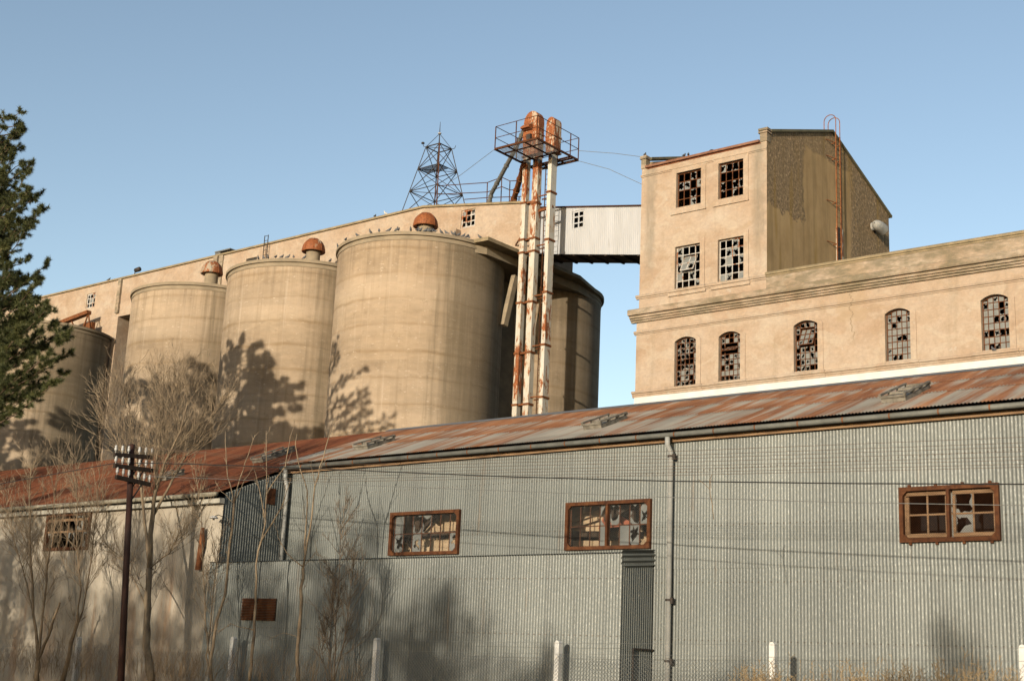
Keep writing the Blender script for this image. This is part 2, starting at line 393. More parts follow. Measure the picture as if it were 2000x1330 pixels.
# ------------------------------------------------------------------ setting
g = MB(); g.face([(-900,-900,0),(900,-900,0),(900,1200,0),(-900,1200,0)])
tag(g.build('ground', GROUND), None, None, None, 'structure')

rnd = random.Random(7)
# ------------------------------------------------------------------ walls with openings
def wall_xz(mb, Y, x0, x1, z0, z1, holes, depth):
    xs = sorted({x0, x1, *[h[0] for h in holes], *[h[1] for h in holes]}); zs = sorted({z0, z1, *[h[2] for h in holes], *[h[3] for h in holes]})
    xs = [x for x in xs if x0 <= x <= x1]; zs = [z for z in zs if z0 <= z <= z1]
    for a, b in zip(xs, xs[1:]):
        for c, d in zip(zs, zs[1:]):
            cx, cz = (a+b)/2, (c+d)/2
            if any(h[0] < cx < h[1] and h[2] < cz < h[3] for h in holes): continue
            mb.face([(a,Y,c),(b,Y,c),(b,Y,d),(a,Y,d)])
    for h in holes:
        xa, xb, za, zb = h[:4]; rise = h[4] if len(h) > 4 else 0; zs_ = zb-rise; D = Y+depth
        mb.face([(xa,Y,za),(xa,Y,zs_),(xa,D,zs_),(xa,D,za)]); mb.face([(xb,Y,za),(xb,D,za),(xb,D,zs_),(xb,Y,zs_)])
        mb.face([(xa,Y,za),(xa,D,za),(xb,D,za),(xb,Y,za)])
        if not rise: mb.face([(xa,Y,zb),(xb,Y,zb),(xb,D,zb),(xa,D,zb)])
        else:
            cur = arch(xa, xb, zs_, rise)
            for p, q in zip(cur, cur[1:]):
                mb.face([(p[0],Y,p[1]),(q[0],Y,q[1]),(q[0],Y,zb),(p[0],Y,zb)])
                mb.face([(p[0],Y,p[1]),(p[0],D,p[1]),(q[0],D,q[1]),(q[0],Y,q[1])])
def arch(xa, xb, zs, rise, n=14):
    w = (xb-xa)/2; rad = (w*w+rise*rise)/(2*rise); cz = zs+rise-rad; a = math.asin(w/rad); xm = (xa+xb)/2
    return [(xm+rad*math.sin(-a+2*a*i/n), cz+rad*math.cos(-a+2*a*i/n)) for i in range(n+1)]
def pane(mb, x0, x1, z0, z1, Y, mode, r, tf=None):
    """mode 0 whole, 1 shards left in the frame, 2 gone"""
    T = tf or (lambda p: p)
    if mode == 2: return
    if mode == 0: mb.face([T((x0,Y,z0)),T((x1,Y,z0)),T((x1,Y,z1)),T((x0,Y,z1))]); return
    n = 16; cx = x0+(x1-x0)*r.uniform(.35,.65); cz = z0+(z1-z0)*r.uniform(.35,.65); o = []; i_ = []
    k0 = r.uniform(.45, .9)
    for j in range(n):
        t = 2*math.pi*(j+.5)/n; dx, dz = math.cos(t), math.sin(t)
        tx = ((x1-cx) if dx > 0 else (x0-cx))/dx; tz = ((z1-cz) if dz > 0 else (z0-cz))/dz; t_ = min(tx, tz)
        o.append((cx+dx*t_, cz+dz*t_)); k = min(.97, max(.12, k0+r.uniform(-.3,.3))); i_.append((cx+dx*t_*k, cz+dz*t_*k))
    for j in range(n):
        q = (j+1) % n
        mb.face([T((o[j][0],Y,o[j][1])),T((o[q][0],Y,o[q][1])),T((i_[q][0],Y,i_[q][1])),T((i_[j][0],Y,i_[j][1]))])
def window(root, x0, x1, z0, z1, Y, nc, nr, fmat, gmat, p, seed, rise=0, bw=.045, opened=None, label=None):
    """p = (whole, shards) probabilities; opened = (c0,c1,r0,r1,angle) a hopper swung on its middle"""
    r = random.Random(seed); f = MB(); gl = MB(); zs = z1-rise
    cur = arch(x0, x1, zs, rise) if rise else None
    def top(x):
        if not rise: return z1
        for a, b in zip(cur, cur[1:]):
            if a[0] <= x <= b[0]+1e-6: return a[1]+(b[1]-a[1])*(x-a[0])/(b[0]-a[0])
        return zs
    W = (x1-x0)/nc; H = (z1-z0)/nr
    def inop(c, k): return opened and opened[0] <= c < opened[1] and opened[2] <= k < opened[3]
    for c in range(nc+1):
        x = x0+W*c; w = bw*1.3 if c in (0, nc) else bw
        x = min(max(x, x0+w/2), x1-w/2)
        if opened and opened[0] < c < opened[1]:
            f.box(x-w/2, x+w/2, Y-.02, Y+.02, z0, z0+H*opened[2]); f.box(x-w/2, x+w/2, Y-.02, Y+.02, z0+H*opened[3], top(x))
        else: f.box(x-w/2, x+w/2, Y-.02, Y+.02, z0, top(x))
    for k in range(nr+1):
        z = z0+H*k
        if k == nr and rise: break
        w = bw*1.3 if k in (0, nr) else bw
        z = min(max(z, z0+w/2), z1-w/2)
        if z > zs+.02 and rise:
            xs = [x0+(x1-x0)*i/40 for i in range(41) if top(x0+(x1-x0)*i/40) > z]
            if len(xs) > 1: f.box(xs[0], xs[-1], Y-.026, Y+.026, z-w/2, z+w/2)
        elif opened and opened[2] < k < opened[3]:
            f.box(x0, x0+W*opened[0], Y-.026, Y+.026, z-w/2, z+w/2); f.box(x0+W*opened[1], x1, Y-.026, Y+.026, z-w/2, z+w/2)
        else: f.box(x0, x1, Y-.026, Y+.026, z-w/2, z+w/2)
    if rise: f.tube([(a, Y, b-.03) for a, b in cur], .035, 4)
    for c in range(nc):
        for k in range(nr):
            if inop(c, k): continue
            a, b = x0+W*c, x0+W*(c+1); lo = z0+H*k; hi = min(z0+H*(k+1), min(top(a+.01), top(b-.01)))
            if hi-lo < .06: continue
            q = r.random(); pane(gl, a, b, lo, hi, Y+.004, 0 if q < p[0] else 1 if q < p[0]+p[1] else 2, r)
    wo = f.build('window', fmat, root); gl.build('pane', gmat, wo)
    if label: wo['label'] = label
    if opened:
        c0, c1, k0, k1, ang = opened; zc = z0+H*(k0+k1)/2; ca, sa = math.cos(ang), math.sin(ang)
        def T(p_):
            x, y, z = p_; dy, dz = y-Y, z-zc
            return (x, Y-.05+dy*ca-dz*sa, zc+dy*sa+dz*ca)
        h = MB(); hg = MB()
        for c in range(c0, c1+1):
            x = x0+W*c; h.hexa([T(q) for q in ((x-.03,Y-.02,z0+H*k0),(x+.03,Y-.02,z0+H*k0),(x+.03,Y+.02,z0+H*k0),(x-.03,Y+.02,z0+H*k0),(x-.03,Y-.02,z0+H*k1),(x+.03,Y-.02,z0+H*k1),(x+.03,Y+.02,z0+H*k1),(x-.03,Y+.02,z0+H*k1))])
        for k in range(k0, k1+1):
            z = z0+H*k; xa, xb = x0+W*c0-.03, x0+W*c1+.03
            h.hexa([T(q) for q in ((xa,Y-.025,z-.03),(xb,Y-.025,z-.03),(xb,Y+.025,z-.03),(xa,Y+.025,z-.03),(xa,Y-.025,z+.03),(xb,Y-.025,z+.03),(xb,Y+.025,z+.03),(xa,Y+.025,z+.03))])
        for c in range(c0, c1):
            for k in range(k0, k1): pane(hg, x0+W*c, x0+W*(c+1), z0+H*k, z0+H*(k+1), Y, 0 if r.random() < .5 else 1, r, T)
        h.build('hopper', fmat, wo); hg.build('hopper_pane', GLASSW, wo)
    return wo


def corr(mb, P0, U, V, N, ulen, spans, pitch=.078, amp=.0056, seg=6):
    """corrugated sheet: ribs run along V, wave in N while going along U. spans(u) -> list of (v0, v1) or list of v lists"""
    P0, U, V, N = Vector(P0), Vector(U).normalized(), Vector(V).normalized(), Vector(N).normalized()
    n = int(ulen/pitch*seg); prev = None
    for i in range(n+1):
        u = ulen*i/n; h = amp*math.cos(2*math.pi*u/pitch); sp = spans(u); b = P0+U*u+N*h; base = len(mb.v)
        for v0, v1 in sp: mb.v.append(tuple(b+V*v0)); mb.v.append(tuple(b+V*v1))
        if prev and prev[1] == len(sp):
            for k in range(len(sp)): a = prev[0]+2*k; c = base+2*k; mb.f.append((a, c, c+1, a+1))
        prev = (base, len(sp))

# ================================================================== flour mill
MY = 70.0; XL = -47.03; T0, T1 = -46.88, -37.80; XR = 12.0
mill = thing('mill_building', 'tan stuccoed mill with a tall tower block, arched windows and a heavy cornice', 'building', (XL, MY, 0))
def HQ(l, b, r_, t, Y=MY, lt=None):
    """opening from pixels: bottom-left, bottom-right, top-left"""
    a = Q(*l, Y=Y); b_ = Q(*b, Y=Y); c = Q(*t, Y=Y)
    return a.x, b_.x, (a.z+b_.z)/2, c.z
twin = []
for bl, br, tl, tr_ in (((1321,406),(1369.3,398),(1321.8,338.8),(1370,329)), ((1403,390),(1452,381),(1404,320.8),(1452.6,310)),
                    ((1318,566),(1367,560),(1319.4,483),(1367.5,475)), ((1402,553),(1452.6,545.4),(1403,470),(1453,460))):
    a, b, c, d = Q(*bl, Y=MY), Q(*br, Y=MY), Q(*tl, Y=MY), Q(*tr_, Y=MY)
    twin.append(((a.x+c.x)/2, (b.x+d.x)/2, (a.z+b.z)/2, (c.z+d.z)/2))
awin = []
for bl, br, sl, sr, cr in (((1316.8,754),(1359,751),(1318.8,666),(1360,660.7),(1341,657.5)), ((1403.5,744),(1446,740.5),(1404.5,653),(1446,650),(1427,647.3)),
                       ((1551,726.7),(1597.6,721),(1550.5,633.7),(1597,629.8),(1574.5,626)), ((1730,705.8),(1780,700.6),(1728.7,611.6),(1777,605.6),(1754.5,602.5)),
                       ((1919.4,684.7),(1973.5,679.3),(1914.9,585.5),(1968.7,578),(1944,575))):
    a, b, c, d, e = [Q(*p, Y=MY) for p in (bl, br, sl, sr, cr)]
    rise = .26
    awin.append(((a.x+c.x)/2, (b.x+d.x)/2, (a.z+b.z)/2, e.z, rise))
dx = awin[4][0]-awin[3][0]
awin_all = awin+[(awin[4][0]+dx*k, awin[4][1]+dx*k, awin[4][2], awin[4][3], .26) for k in (1, 2, 3, 4, 5)]
w = MB()
wall_xz(w, MY, XL, XR, 18.7, 24.05, awin_all, .32)
wall_xz(w, MY, T0, T1, 24.05, 33.95, twin, .28)
w.box(XL, XL+.3, MY+.004, 88, 0, 24.0); w.box(T0, T0+.3, MY+.004, 87.9, 24, 33.9); w.box(XL, XR, 87.9, 88.2, 0, 24.4); w.box(T0, T1-.4, 87.5, 87.9, 24.4, 33.9)
w.box(XR-.3, XR, MY+.004, 87.9, 0, 24.0)
w.build('wall', STUC, mill)
p = MB(); p.box(XL-.02, XR, MY-.06, MY+.2, 0, 18.79); p.build('plinth', PLINTH, mill)
# main block cornice, string course, sill course, parapet
c = MB()
c.profx([(MY+.1,23.62),(MY-.14,23.62),(MY-.14,23.74),(MY-.25,23.74),(MY-.25,23.86),(MY-.36,23.86),(MY-.38,23.99),(MY-.55,24.02),(MY-.58,24.10),(MY-.58,24.34),(MY-.52,24.40),(MY+.1,24.44)], XL-.34, XR)
c.build('cornice', STUCD, mill, fixn=True)
c = MB(); c.profx([(MY+.1,22.83),(MY-.05,22.83),(MY-.05,22.92),(MY-.12,22.92),(MY-.14,22.99),(MY-.08,23.06),(MY+.1,23.08)], XL-.14, XR); c.build('string_course', STUC, mill, fixn=True)
c = MB(); c.profx([(MY+.1,18.795),(MY-.05,18.795),(MY-.05,18.93),(MY-.10,18.935),(MY-.10,19.03),(MY-.20,19.04),(MY-.20,19.13),(MY-.12,19.185),(MY+.1,19.2)], XL-.18, XR)
for h in awin_all:
    c.profx([(MY-.04,18.80),(MY-.09,18.80),(MY-.09,18.938),(MY-.15,18.938),(MY-.15,19.035),(MY-.25,19.045),(MY-.25,19.14),(MY-.16,19.21),(MY-.04,19.215)], h[0]-.5, h[1]+.5)
c.build('sill_course', STUC, mill, fixn=True)
c = MB(); c.box(T1-.02, XR, MY-.06, MY+.3, 24.38, 25.28); c.build('parapet', STUCD, mill)
c = MB(); c.profx([(MY+.35,25.27),(MY-.10,25.27),(MY-.10,25.375),(MY-.17,25.38),(MY-.17,25.50),(MY-.1,25.57),(MY+.35,25.57)], T1-.05, XR); c.build('parapet_coping', COPING, mill, fixn=True)
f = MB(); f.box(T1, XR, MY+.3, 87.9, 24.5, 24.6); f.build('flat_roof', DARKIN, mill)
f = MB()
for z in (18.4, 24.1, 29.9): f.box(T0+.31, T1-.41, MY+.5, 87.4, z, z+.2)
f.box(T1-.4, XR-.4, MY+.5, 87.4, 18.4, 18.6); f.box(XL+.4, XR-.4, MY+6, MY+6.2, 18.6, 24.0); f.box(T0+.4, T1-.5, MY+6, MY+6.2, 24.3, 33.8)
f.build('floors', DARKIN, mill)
# tower trim
c = MB(); c.profx([(MY+.1,25.16),(MY-.06,25.16),(MY-.06,25.25),(MY-.13,25.26),(MY-.17,25.36),(MY-.08,25.42),(MY+.1,25.44)], T0-.2, T1-.01)
for h in twin[2:]: c.profx([(MY-.04,25.0),(MY-.1,25.0),(MY-.1,25.22),(MY-.17,25.24),(MY-.21,25.37),(MY-.12,25.44),(MY-.04,25.46)], h[0]-.45, h[1]+.45)
c.build('tower_sill_course', STUC, mill, fixn=True)
c = MB(); c.profx([(MY+.1,33.36),(MY-.04,33.36),(MY-.04,33.43),(MY-.08,33.44),(MY-.08,33.51),(MY+.1,33.53)], T0-.05, T1-.005); c.build('frieze_band', STUC, mill, fixn=True)
c = MB(); c.profx([(MY+.5,33.93),(MY-.18,33.93),(MY-.2,34.07),(MY+.5,34.16)], T0+.34, T1-.46); c.build('roof_edge', simple('red_brown_edge_tiles', (.17,.075,.045), (.30,.15,.09), 3, .8), mill, fixn=True)
c = MB(); c.box(T0-.05, T0+.33, MY-.04, MY+.42, 33.96, 34.72); c.box(T0-.12, T0+.40, MY-.12, MY+.5, 34.62, 34.70); c.box(T0-.10, T0+.38, MY-.10, MY+.48, 34.725, 34.84)
c.build('corner_pier', STUCD, mill); c = MB(); c.box(T1-.45, T1+.03, MY-.04, MY+.42, 33.96, 34.66); c.box(T1-.53, T1+.10, MY-.12, MY+.5, 34.50, 34.60); c.box(T1-.53, T1+.12, MY-.12, MY+.5, 34.665, 34.80)
c.build('corner_pier', STUCD, mill)
GA = [(70.02,34.62),(78.96,37.62),(87.9,34.42)]
c = MB(); c.extrude([(T1,70.02,20.0),(T1,87.9,20.0),(T1,87.9,GA[2][1]),(T1,GA[1][0],GA[1][1]),(T1,70.02,GA[0][1])], (-.4,0,0)); c.build('gable_wall', SIDE, mill, fixn=True)
c = MB(); c.extrude([(T0+.41,70.3,33.5),(T0+.41,87.8,33.5),(T0+.41,87.8,34.4),(T0+.41,GA[1][0],37.6),(T0+.41,70.5,34.55)], (-.4,0,0)); c.build('gable_wall', SIDE, mill, fixn=True)
c = MB()
for x0, x1 in ((T1-.5, T1+.13), (T0-.09, T0+.5)):
    c.extrude([(x0,70.4,34.66),(x0,78.96,37.63),(x0,88.2,34.33),(x0,88.25,34.50),(x0,78.96,37.80),(x0,70.4,34.83)], (x1-x0,0,0))
c.build('gable_coping', simple('mossy_coping', (.09,.085,.045), (.19,.165,.095), 1.5, .95), mill, fixn=True)
c = MB(); c.extrude([(T0+.42,69.98,34.02),(T0+.42,78.96,37.25),(T0+.42,87.9,34.0),(T0+.42,87.9,33.8),(T0+.42,78.96,37.05),(T0+.42,69.98,33.85)], (T1-T0-.83,0,0)); c.build('tower_roof', RED, mill, fixn=True)
# raised window surrounds
for h in twin:
    s = MB()
    x0, x1, z0, z1 = h; b = .34; lo = z0-.36 if z0 > 28 else 25.43
    s.box(x0-b, x0-.002, MY-.05, MY+.05, lo, z1+b); s.box(x1+.002, x1+b, MY-.05, MY+.05, lo, z1+b); s.box(x0-.002, x1+.002, MY-.05, MY+.05, z1+.002, z1+b)
    if z0 > 28: s.box(x0-.002, x1+.002, MY-.05, MY+.05, lo, z0-.002); s.box(x0-b-.04, x1+b+.04, MY-.09, MY+.03, lo-.08, lo-.002)
    s.build('window_surround', STUC, mill, fixn=True)
for h in awin_all:
    s = MB(); x0, x1, z0, z1, rise = h; b = .34; zs = z1-rise
    s.box(x0-b, x0-.002, MY-.05, MY+.05, 19.2, zs); s.box(x1+.002, x1+b, MY-.05, MY+.05, 19.2, zs)
    ci = arch(x0, x1, zs, rise); co = arch(x0-b, x1+b, zs, rise+.30)
    for i in range(len(ci)-1):
        q = [ci[i], ci[i+1], co[i+1], co[i]]; s.extrude([(x, MY-.05, z) for x, z in q], (0,.1,0))
    s.build('window_surround', STUC, mill, fixn=True)
for i, h in enumerate(twin):
    window(mill, h[0], h[1], h[2], h[3], MY+.2, 4, (4,4,5,5)[i], SASHR if i < 2 else SASH, GLASSW, (.02,.42) if i < 2 else (.10,.45), 40+i, 0, .05, (1,3,2,4,R(-28)) if i == 2 else None,
           ('broken rusty window upper left', 'broken rusty window upper right', 'white barred window with swung vent', 'white barred window with rust')[i])
for i, h in enumerate(awin_all):
    pr = ((.06,.84),(.30,.45),(.25,.48),(.62,.30),(.60,.34),(.6,.3))[min(i, 5)]
    window(mill, h[0], h[1], h[2], h[3], MY+.24, 5 if i > 0 else 5, 9 if i < 2 else 8, SASHR, GLASS, pr, 61+i, h[4], .042, (1,4,5,7,R(-62)) if i == 1 else (1,4,4,7,R(-26)) if i == 2 else None,
           'arched rusty window with broken panes' if i < 3 else 'arched rusty window mostly glazed')
# ladder on the gable wall
l = MB(); LX = T1+.30
a = Q(1633,300,X=LX); b = Q(1640.8,305,X=LX); zt = Q(1633,263,X=LX).z; zb = Q(1643,500,X=LX).z-1.2; ya, yb = a.y, b.y
rung = MB()
for y in (ya, yb):
    l.bar((LX,y,zb), (LX,y,zt), .05, .09)
    arcp = [(LX,y,zt)]+[(LX-.42+.42*math.cos(t), y, zt+1.05+.42*math.sin(t)) for t in [math.pi*i/10 for i in range(11)]]+[(LX-.84,y,zt+.1)]
    l.tube(arcp, .03, 5)
k = zb
while k < zt: rung.tube([(LX,ya,k),(LX,yb,k)], .016, 4); k += .34
for z in (Q(1631,286,X=T1).z, Q(1633,318,X=T1).z, Q(1636,405,X=T1).z, Q(1643,488,X=T1).z):
    for y in (ya, yb): l.bar((T1-.02,y,z), (LX,y,z), .05, .05)
    l.bar((T1+.02,ya-.9,z+.02), (LX,ya,z), .04, .04)
lo = l.build('ladder', RUSTL, mill); rung.build('rungs', RUSTL, lo)
o = MB(); o.box(T1-.1, T1+.03, ya+.55, ya+1.15, 27.5, 31.2); oo = o.build('slit_window', DARKIN, mill)
o = MB(); o.box(T1-.1, T1+.08, ya+1.16, ya+1.36, 27.5, 31.2); o.box(T1-.1, T1+.06, ya+.45, ya+.54, 27.5, 31.2); o.build('slit_frame', LEGM, oo)
h = MB(); hc = Q(1710,452,X=T1)
cy, cz, cxx = Q(1707,440,X=T1+.4).y, Q(1716,442,X=T1+.4).z, T1+.42
hp = [(cxx,cy+.02,cz+.02),(cxx,cy+.10,cz+.02),(cxx,cy+.25,cz),(cxx+.02,cy+.5,cz-.02),(cxx+.04,cy+.85,cz-.06),(cxx+.05,cy+1.25,cz-.14)]
h.tube(hp, [.04,.2,.30,.37,.40,.42], 20, False); h.tube([(T1-.1,cy+.6,cz-.02),(cxx,cy+.6,cz-.03)], .3, 14, False)
h.build('vent_cowl', simple('grey_vent_metal', (.30,.30,.28), (.42,.42,.40), 5, .6), mill, smooth=True)
hd = MB(); hd.tube([Vector(hp[-1])-Vector((0,.12,-.03)), Vector(hp[-1])-Vector((0,.10,-.025))], .39, 18); hd.build('cowl_mouth', DARKIN, mill)
hb = MB(); q = Q(1390,296,Y=74); hb.tube([(q.x-.4+.38*(1-math.cos(math.pi*i/10)), 74, q.z-.5+(.62*math.sin(math.pi*i/10))) for i in range(11)], .03, 5); hb.build('roof_hoop', IRON, mill)

# ================================================================== silos
SR, SY, ST = 6.0, 68.87, 30.47; SX = [-64.94, -77.0, -88.97, -112.07]; SY2 = 80.87
slab_labels = ['nearest big tan silo beside the steel elevator legs', 'middle tan silo in front, second from the steel elevator legs',
               'third tan silo from the elevator legs, standing past a dark gap', 'shadowed tan silo behind the pine tree']
silos = []
def silo(x, y, label, vent, rim=.16):
    t = thing('grain_silo', label, 'silo', (x, y, 0), 'concrete grain silos')
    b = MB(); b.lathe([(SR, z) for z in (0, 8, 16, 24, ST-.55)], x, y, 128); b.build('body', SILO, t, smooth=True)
    r_ = MB(); r_.lathe([(SR-.05, ST-.56), (SR+.05, ST-.55), (SR+.05, ST-.40), (SR+.01, ST-.39), (SR+.01, ST-.25), (SR+rim, ST-.23), (SR+rim, ST), (SR-.4, ST+.03), (.05, ST+.45)], x, y, 128); r_.build('roof_rim', SLABC, t)
    if vent:
        vz = Q(vent[0], vent[1], Y=y).z; vx = Q(vent[0], vent[1], Y=y).x; dz = Q(vent[0], vent[2], Y=y).z
        s_ = MB(); s_.lathe([(.55, ST), (.55, vz+.15)], vx, y, 28); s_.build('vent_stack', SLABC, t, smooth=True)
        d = MB(); hh = dz-vz
        prof = [(.86, vz-.02), (.90, vz), (.885, vz+hh*.14)]+[(.87*math.cos(a), vz+hh*.15+hh*.85*math.sin(a)) for a in [math.pi/2*i/10 for i in range(1, 10)]]+[(.01, dz)]
        d.lathe([(.6, vz+.12)]+prof, vx, y, 40)
        for k in range(8):
            a = 2*math.pi*k/8; d.tube([(vx+1.012*r0*math.cos(a), y+1.012*r0*math.sin(a), z0) for r0, z0 in prof[1:-1]], .022, 4)
        d.build('vent_cap', VCAP, t, smooth=True)
    silos.append(t); return t
VCAP = m_rustpaint('rusted_dome_paint', 1.35, (.40,.36,.29))
silo(SX[0], SY, slab_labels[0], (831, 444, 416.5)); silo(SX[1], SY, slab_labels[1], (612, 493, 466.5)); silo(SX[2], SY, slab_labels[2], (413.5, 536, 511)); silo(SX[3], SY, slab_labels[3], None)
silo(SX[0], SY2, 'rear silo striped by shadows of the elevator legs', None, .22)

# ================================================================== gallery on the silo tops
GY = 72.5; GE = -57.75; GZ = 36.05
gal = thing('silo_gallery', 'long tan gallery building running along the tops of the silos', 'building', (-80, GY, ST))
zE = Q(1040, 397.5, Y=GY).z; xb = Q(829, 404, Y=GY).x
gw = []
for bl, br, tl, tr_ in (((168,603),(184,600),(169.5,575),(187,571.5)), ((321,553),(338,549),(320.5,541),(338.8,537.3)), ((899.5,447),(927.5,441),(901,412),(929,406)), ((481,508),(502,503.5),(481,506),(502,501.5))):
    a, b, c_, d = [Q(*p_, Y=GY) for p_ in (bl, br, tl, tr_)]; gw.append(((a.x+c_.x)/2, (b.x+d.x)/2, (a.z+b.z)/2, (c_.z+d.z)/2))
gw[1] = (gw[1][0], gw[1][1], gw[1][3]-1.35, gw[1][3])
gw[3] = (gw[3][0], gw[3][1], gw[3][3]-.5, gw[3][3])
XB = -106.6
w = MB(); wall_xz(w, GY, -136, XB, 0, GZ, [gw[0]], .25); wall_xz(w, GY, XB, -95, 32.4, GZ, [], .2); wall_xz(w, GY, -95, xb, ST-.1, GZ, [gw[1], gw[3]], .25)
h = gw[2]; zt_ = lambda x: GZ+(zE-GZ)*(x-xb)/(GE-xb)
for a, b in ((xb, h[0]), (h[1], GE)): w.face([(a,GY,ST-.1),(b,GY,ST-.1),(b,GY,zt_(b)),(a,GY,zt_(a))])
w.face([(h[0],GY,h[3]),(h[1],GY,h[3]),(h[1],GY,zt_(h[1])),(h[0],GY,zt_(h[0]))]); w.face([(h[0],GY,ST-.1),(h[1],GY,ST-.1),(h[1],GY,h[2]),(h[0],GY,h[2])])
x0, x1, z0, z1 = h; D = GY+.25
w.face([(x0,GY,z0),(x0,GY,z1),(x0,D,z1),(x0,D,z0)]); w.face([(x1,GY,z0),(x1,D,z0),(x1,D,z1),(x1,GY,z1)]); w.face([(x0,GY,z0),(x0,D,z0),(x1,D,z0),(x1,GY,z0)]); w.face([(x0,GY,z1),(x1,GY,z1),(x1,D,z1),(x0,D,z1)])
w.extrude([(GE,GY+.003,ST-.1),(GE,77.4,ST-.1),(GE,77.4,zE),(GE,GY+.003,zE)], (-.3,0,0)); w.box(-136, GE-.31, 77.2, 77.5, ST-.1, GZ-1.6)
w.box(XB-.3, XB, GY+.004, 77.2, 0, 32.4)
w.face([(XB,GY+.01,32.4),(-95,GY+.01,32.4),(-95,77.2,32.4),(XB,77.2,32.4)])
w.build('wall', STUC, gal)
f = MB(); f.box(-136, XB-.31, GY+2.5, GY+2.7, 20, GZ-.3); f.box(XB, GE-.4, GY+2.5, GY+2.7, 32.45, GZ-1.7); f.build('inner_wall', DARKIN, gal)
f = MB(); f.extrude([(-136,GY+.05,GZ-.15),(xb,GY+.05,GZ-.15),(GE,GY+.05,zE-.15),(GE,GY+.05,zE-.3),(xb,GY+.05,GZ-.3),(-136,GY+.05,GZ-.3)], (0,4.9,0)); f.build('roof', SLABC, gal, fixn=True)
c = MB(); c.extrude([(-136,GY-.16,GZ-.02),(xb,GY-.16,GZ-.02),(GE+.1,GY-.16,zE-.02),(GE+.1,GY-.16,zE+.14),(xb,GY-.16,GZ+.14),(-136,GY-.16,GZ+.14)], (0,.4,0)); c.build('coping', COPING, gal, fixn=True)
c = MB()
px_ = Q(237,550,Y=GY).x; c.box(px_-.2, px_+.25, GY-.22, GY+.05, Q(232,612,Y=GY).z, GZ-.03); c.build('pilaster', STUCD, gal); c = MB()
px_ = Q(428,505,Y=GY).x; c.box(px_-.55, px_-.03, GY-.2, GY+.05, ST, GZ-.03); c.build('pilaster', STUCD, gal); c = MB(); c.box(px_+.12, px_+.65, GY-.12, GY+.05, ST, GZ-.03)
c.build('pilaster', STUCD, gal)
c = MB(); c.box(px_-.5, px_+.2, GY-.1, GY+.6, GZ+.15, GZ+.33); c.profx([(GY-.2,GZ+.33),(GY+1.2,GZ+.33),(GY+1.2,GZ+.43),(GY-.2,GZ+.43)], px_-.45, px_+1.6); c.build('roof_hatch', STEEL, gal, fixn=True)
for i, h in enumerate(gw[:3]):
    window(gal, h[0], h[1], h[2], h[3], GY+.1, 3, 3, SASH, GLASS, (.1,.3) if i < 2 else (.25,.25), 90+i, 0, .09)
o = MB(); h = gw[3]; o.box(h[0], h[1], GY+.1, GY+.14, h[2], h[3]); o.build('vent_slot', DARKIN, gal)
# chute patch beside the window and a plaster repair
c = MB(); a = Q(880,468,Y=GY); c.extrude([(a.x,GY,ST-.1),(a.x+1.0,GY,ST-.1),(a.x+1.0,GY,gw[2][2]-.15),(a.x+.75,GY,gw[2][2]-.15)], (0,-.55,0)); c.build('chute_housing', STUC, gal, fixn=True)
# concrete deck over the silo pair, with corner, fascia and braces
sl = MB(); DB = Q(958, 500, X=-57.4).z; DX = -57.7
FXX = -58.6; DB = Q(958, 500, X=FXX).z
back = [(SX[0]+6.02*math.cos(R(a)), SY2+6.02*math.sin(R(a))) for a in range(4, 92, 8)]
foot = [(-59.05,67.8),(FXX,68.6),(FXX,79.4)]+back+[(-66,86.8),(-66,70.0)]
sl.extrude([(x, y, DB) for x, y in foot], (0,0,ST-.2-DB)); so = sl.build('deck_slab', SLABC, gal, fixn=True)
cp = MB(); foot = [(-59.2,67.55),(DX,67.6),(DX,78.3)]+[(SX[0]+6.24*math.cos(R(a)), SY2+6.24*math.sin(R(a))) for a in range(8, 92, 7)]+[(-66,86.9),(-66,67.0),(-62,67.0)]
cp.extrude([(x, y, ST-.197) for x, y in foot], (0,0,.255)); cp.build('deck_edge', COPING, so, fixn=True)
br = MB()
a = Q(1006,540,X=-59.15); b = Q(984,636,X=-59.3); br.bar(a, b, .35, .45); br.build('deck_brace', SLABC, gal, fixn=True)
br = MB(); br.box(-66, -61.6, 74.0, 75.6, 0, DB-.01); br.build('core_wall', SLABC, gal, fixn=True)
# rail on the gallery roof
rl = MB(); RY = 74.2
def tubeq(mb, pts, Y, r, n=5): mb.tube([Q(x, y, Y=Y) for x, y in pts], r, n)
for pts in (((856,363.5),(952,357),(980,346.5),(996,354),(1024,352.5)), ((856,380),(952,375.5),(980,365),(996,371.5),(1024,370)), ((907,390),(950,386.5),(995,385),(1024,384))): tubeq(rl, pts, RY, .035)
for pts in (((952,357),(950.5,402)), ((996,354),(994.5,400)), ((980,346.5),(978,402)), ((1014,384),(1013,400))): tubeq(rl, pts, RY, .04)
rl.build('roof_rail', RUSTD, gal)
lad = MB(); q1, q2 = Q(513.5,503,Y=GY-.3), Q(520.5,501,Y=GY-.3); zt2 = Q(516,461,Y=GY-.3).z
for q in (q1, q2): lad.bar((q.x,GY-.3,ST), (q.x,GY-.3,zt2), .05)
for k in range(9): lad.bar((q1.x,GY-.3,zt2-.05-k*.42), (q2.x,GY-.3,zt2-.05-k*.42), .035)
lad.build('ladder', IRON, gal)
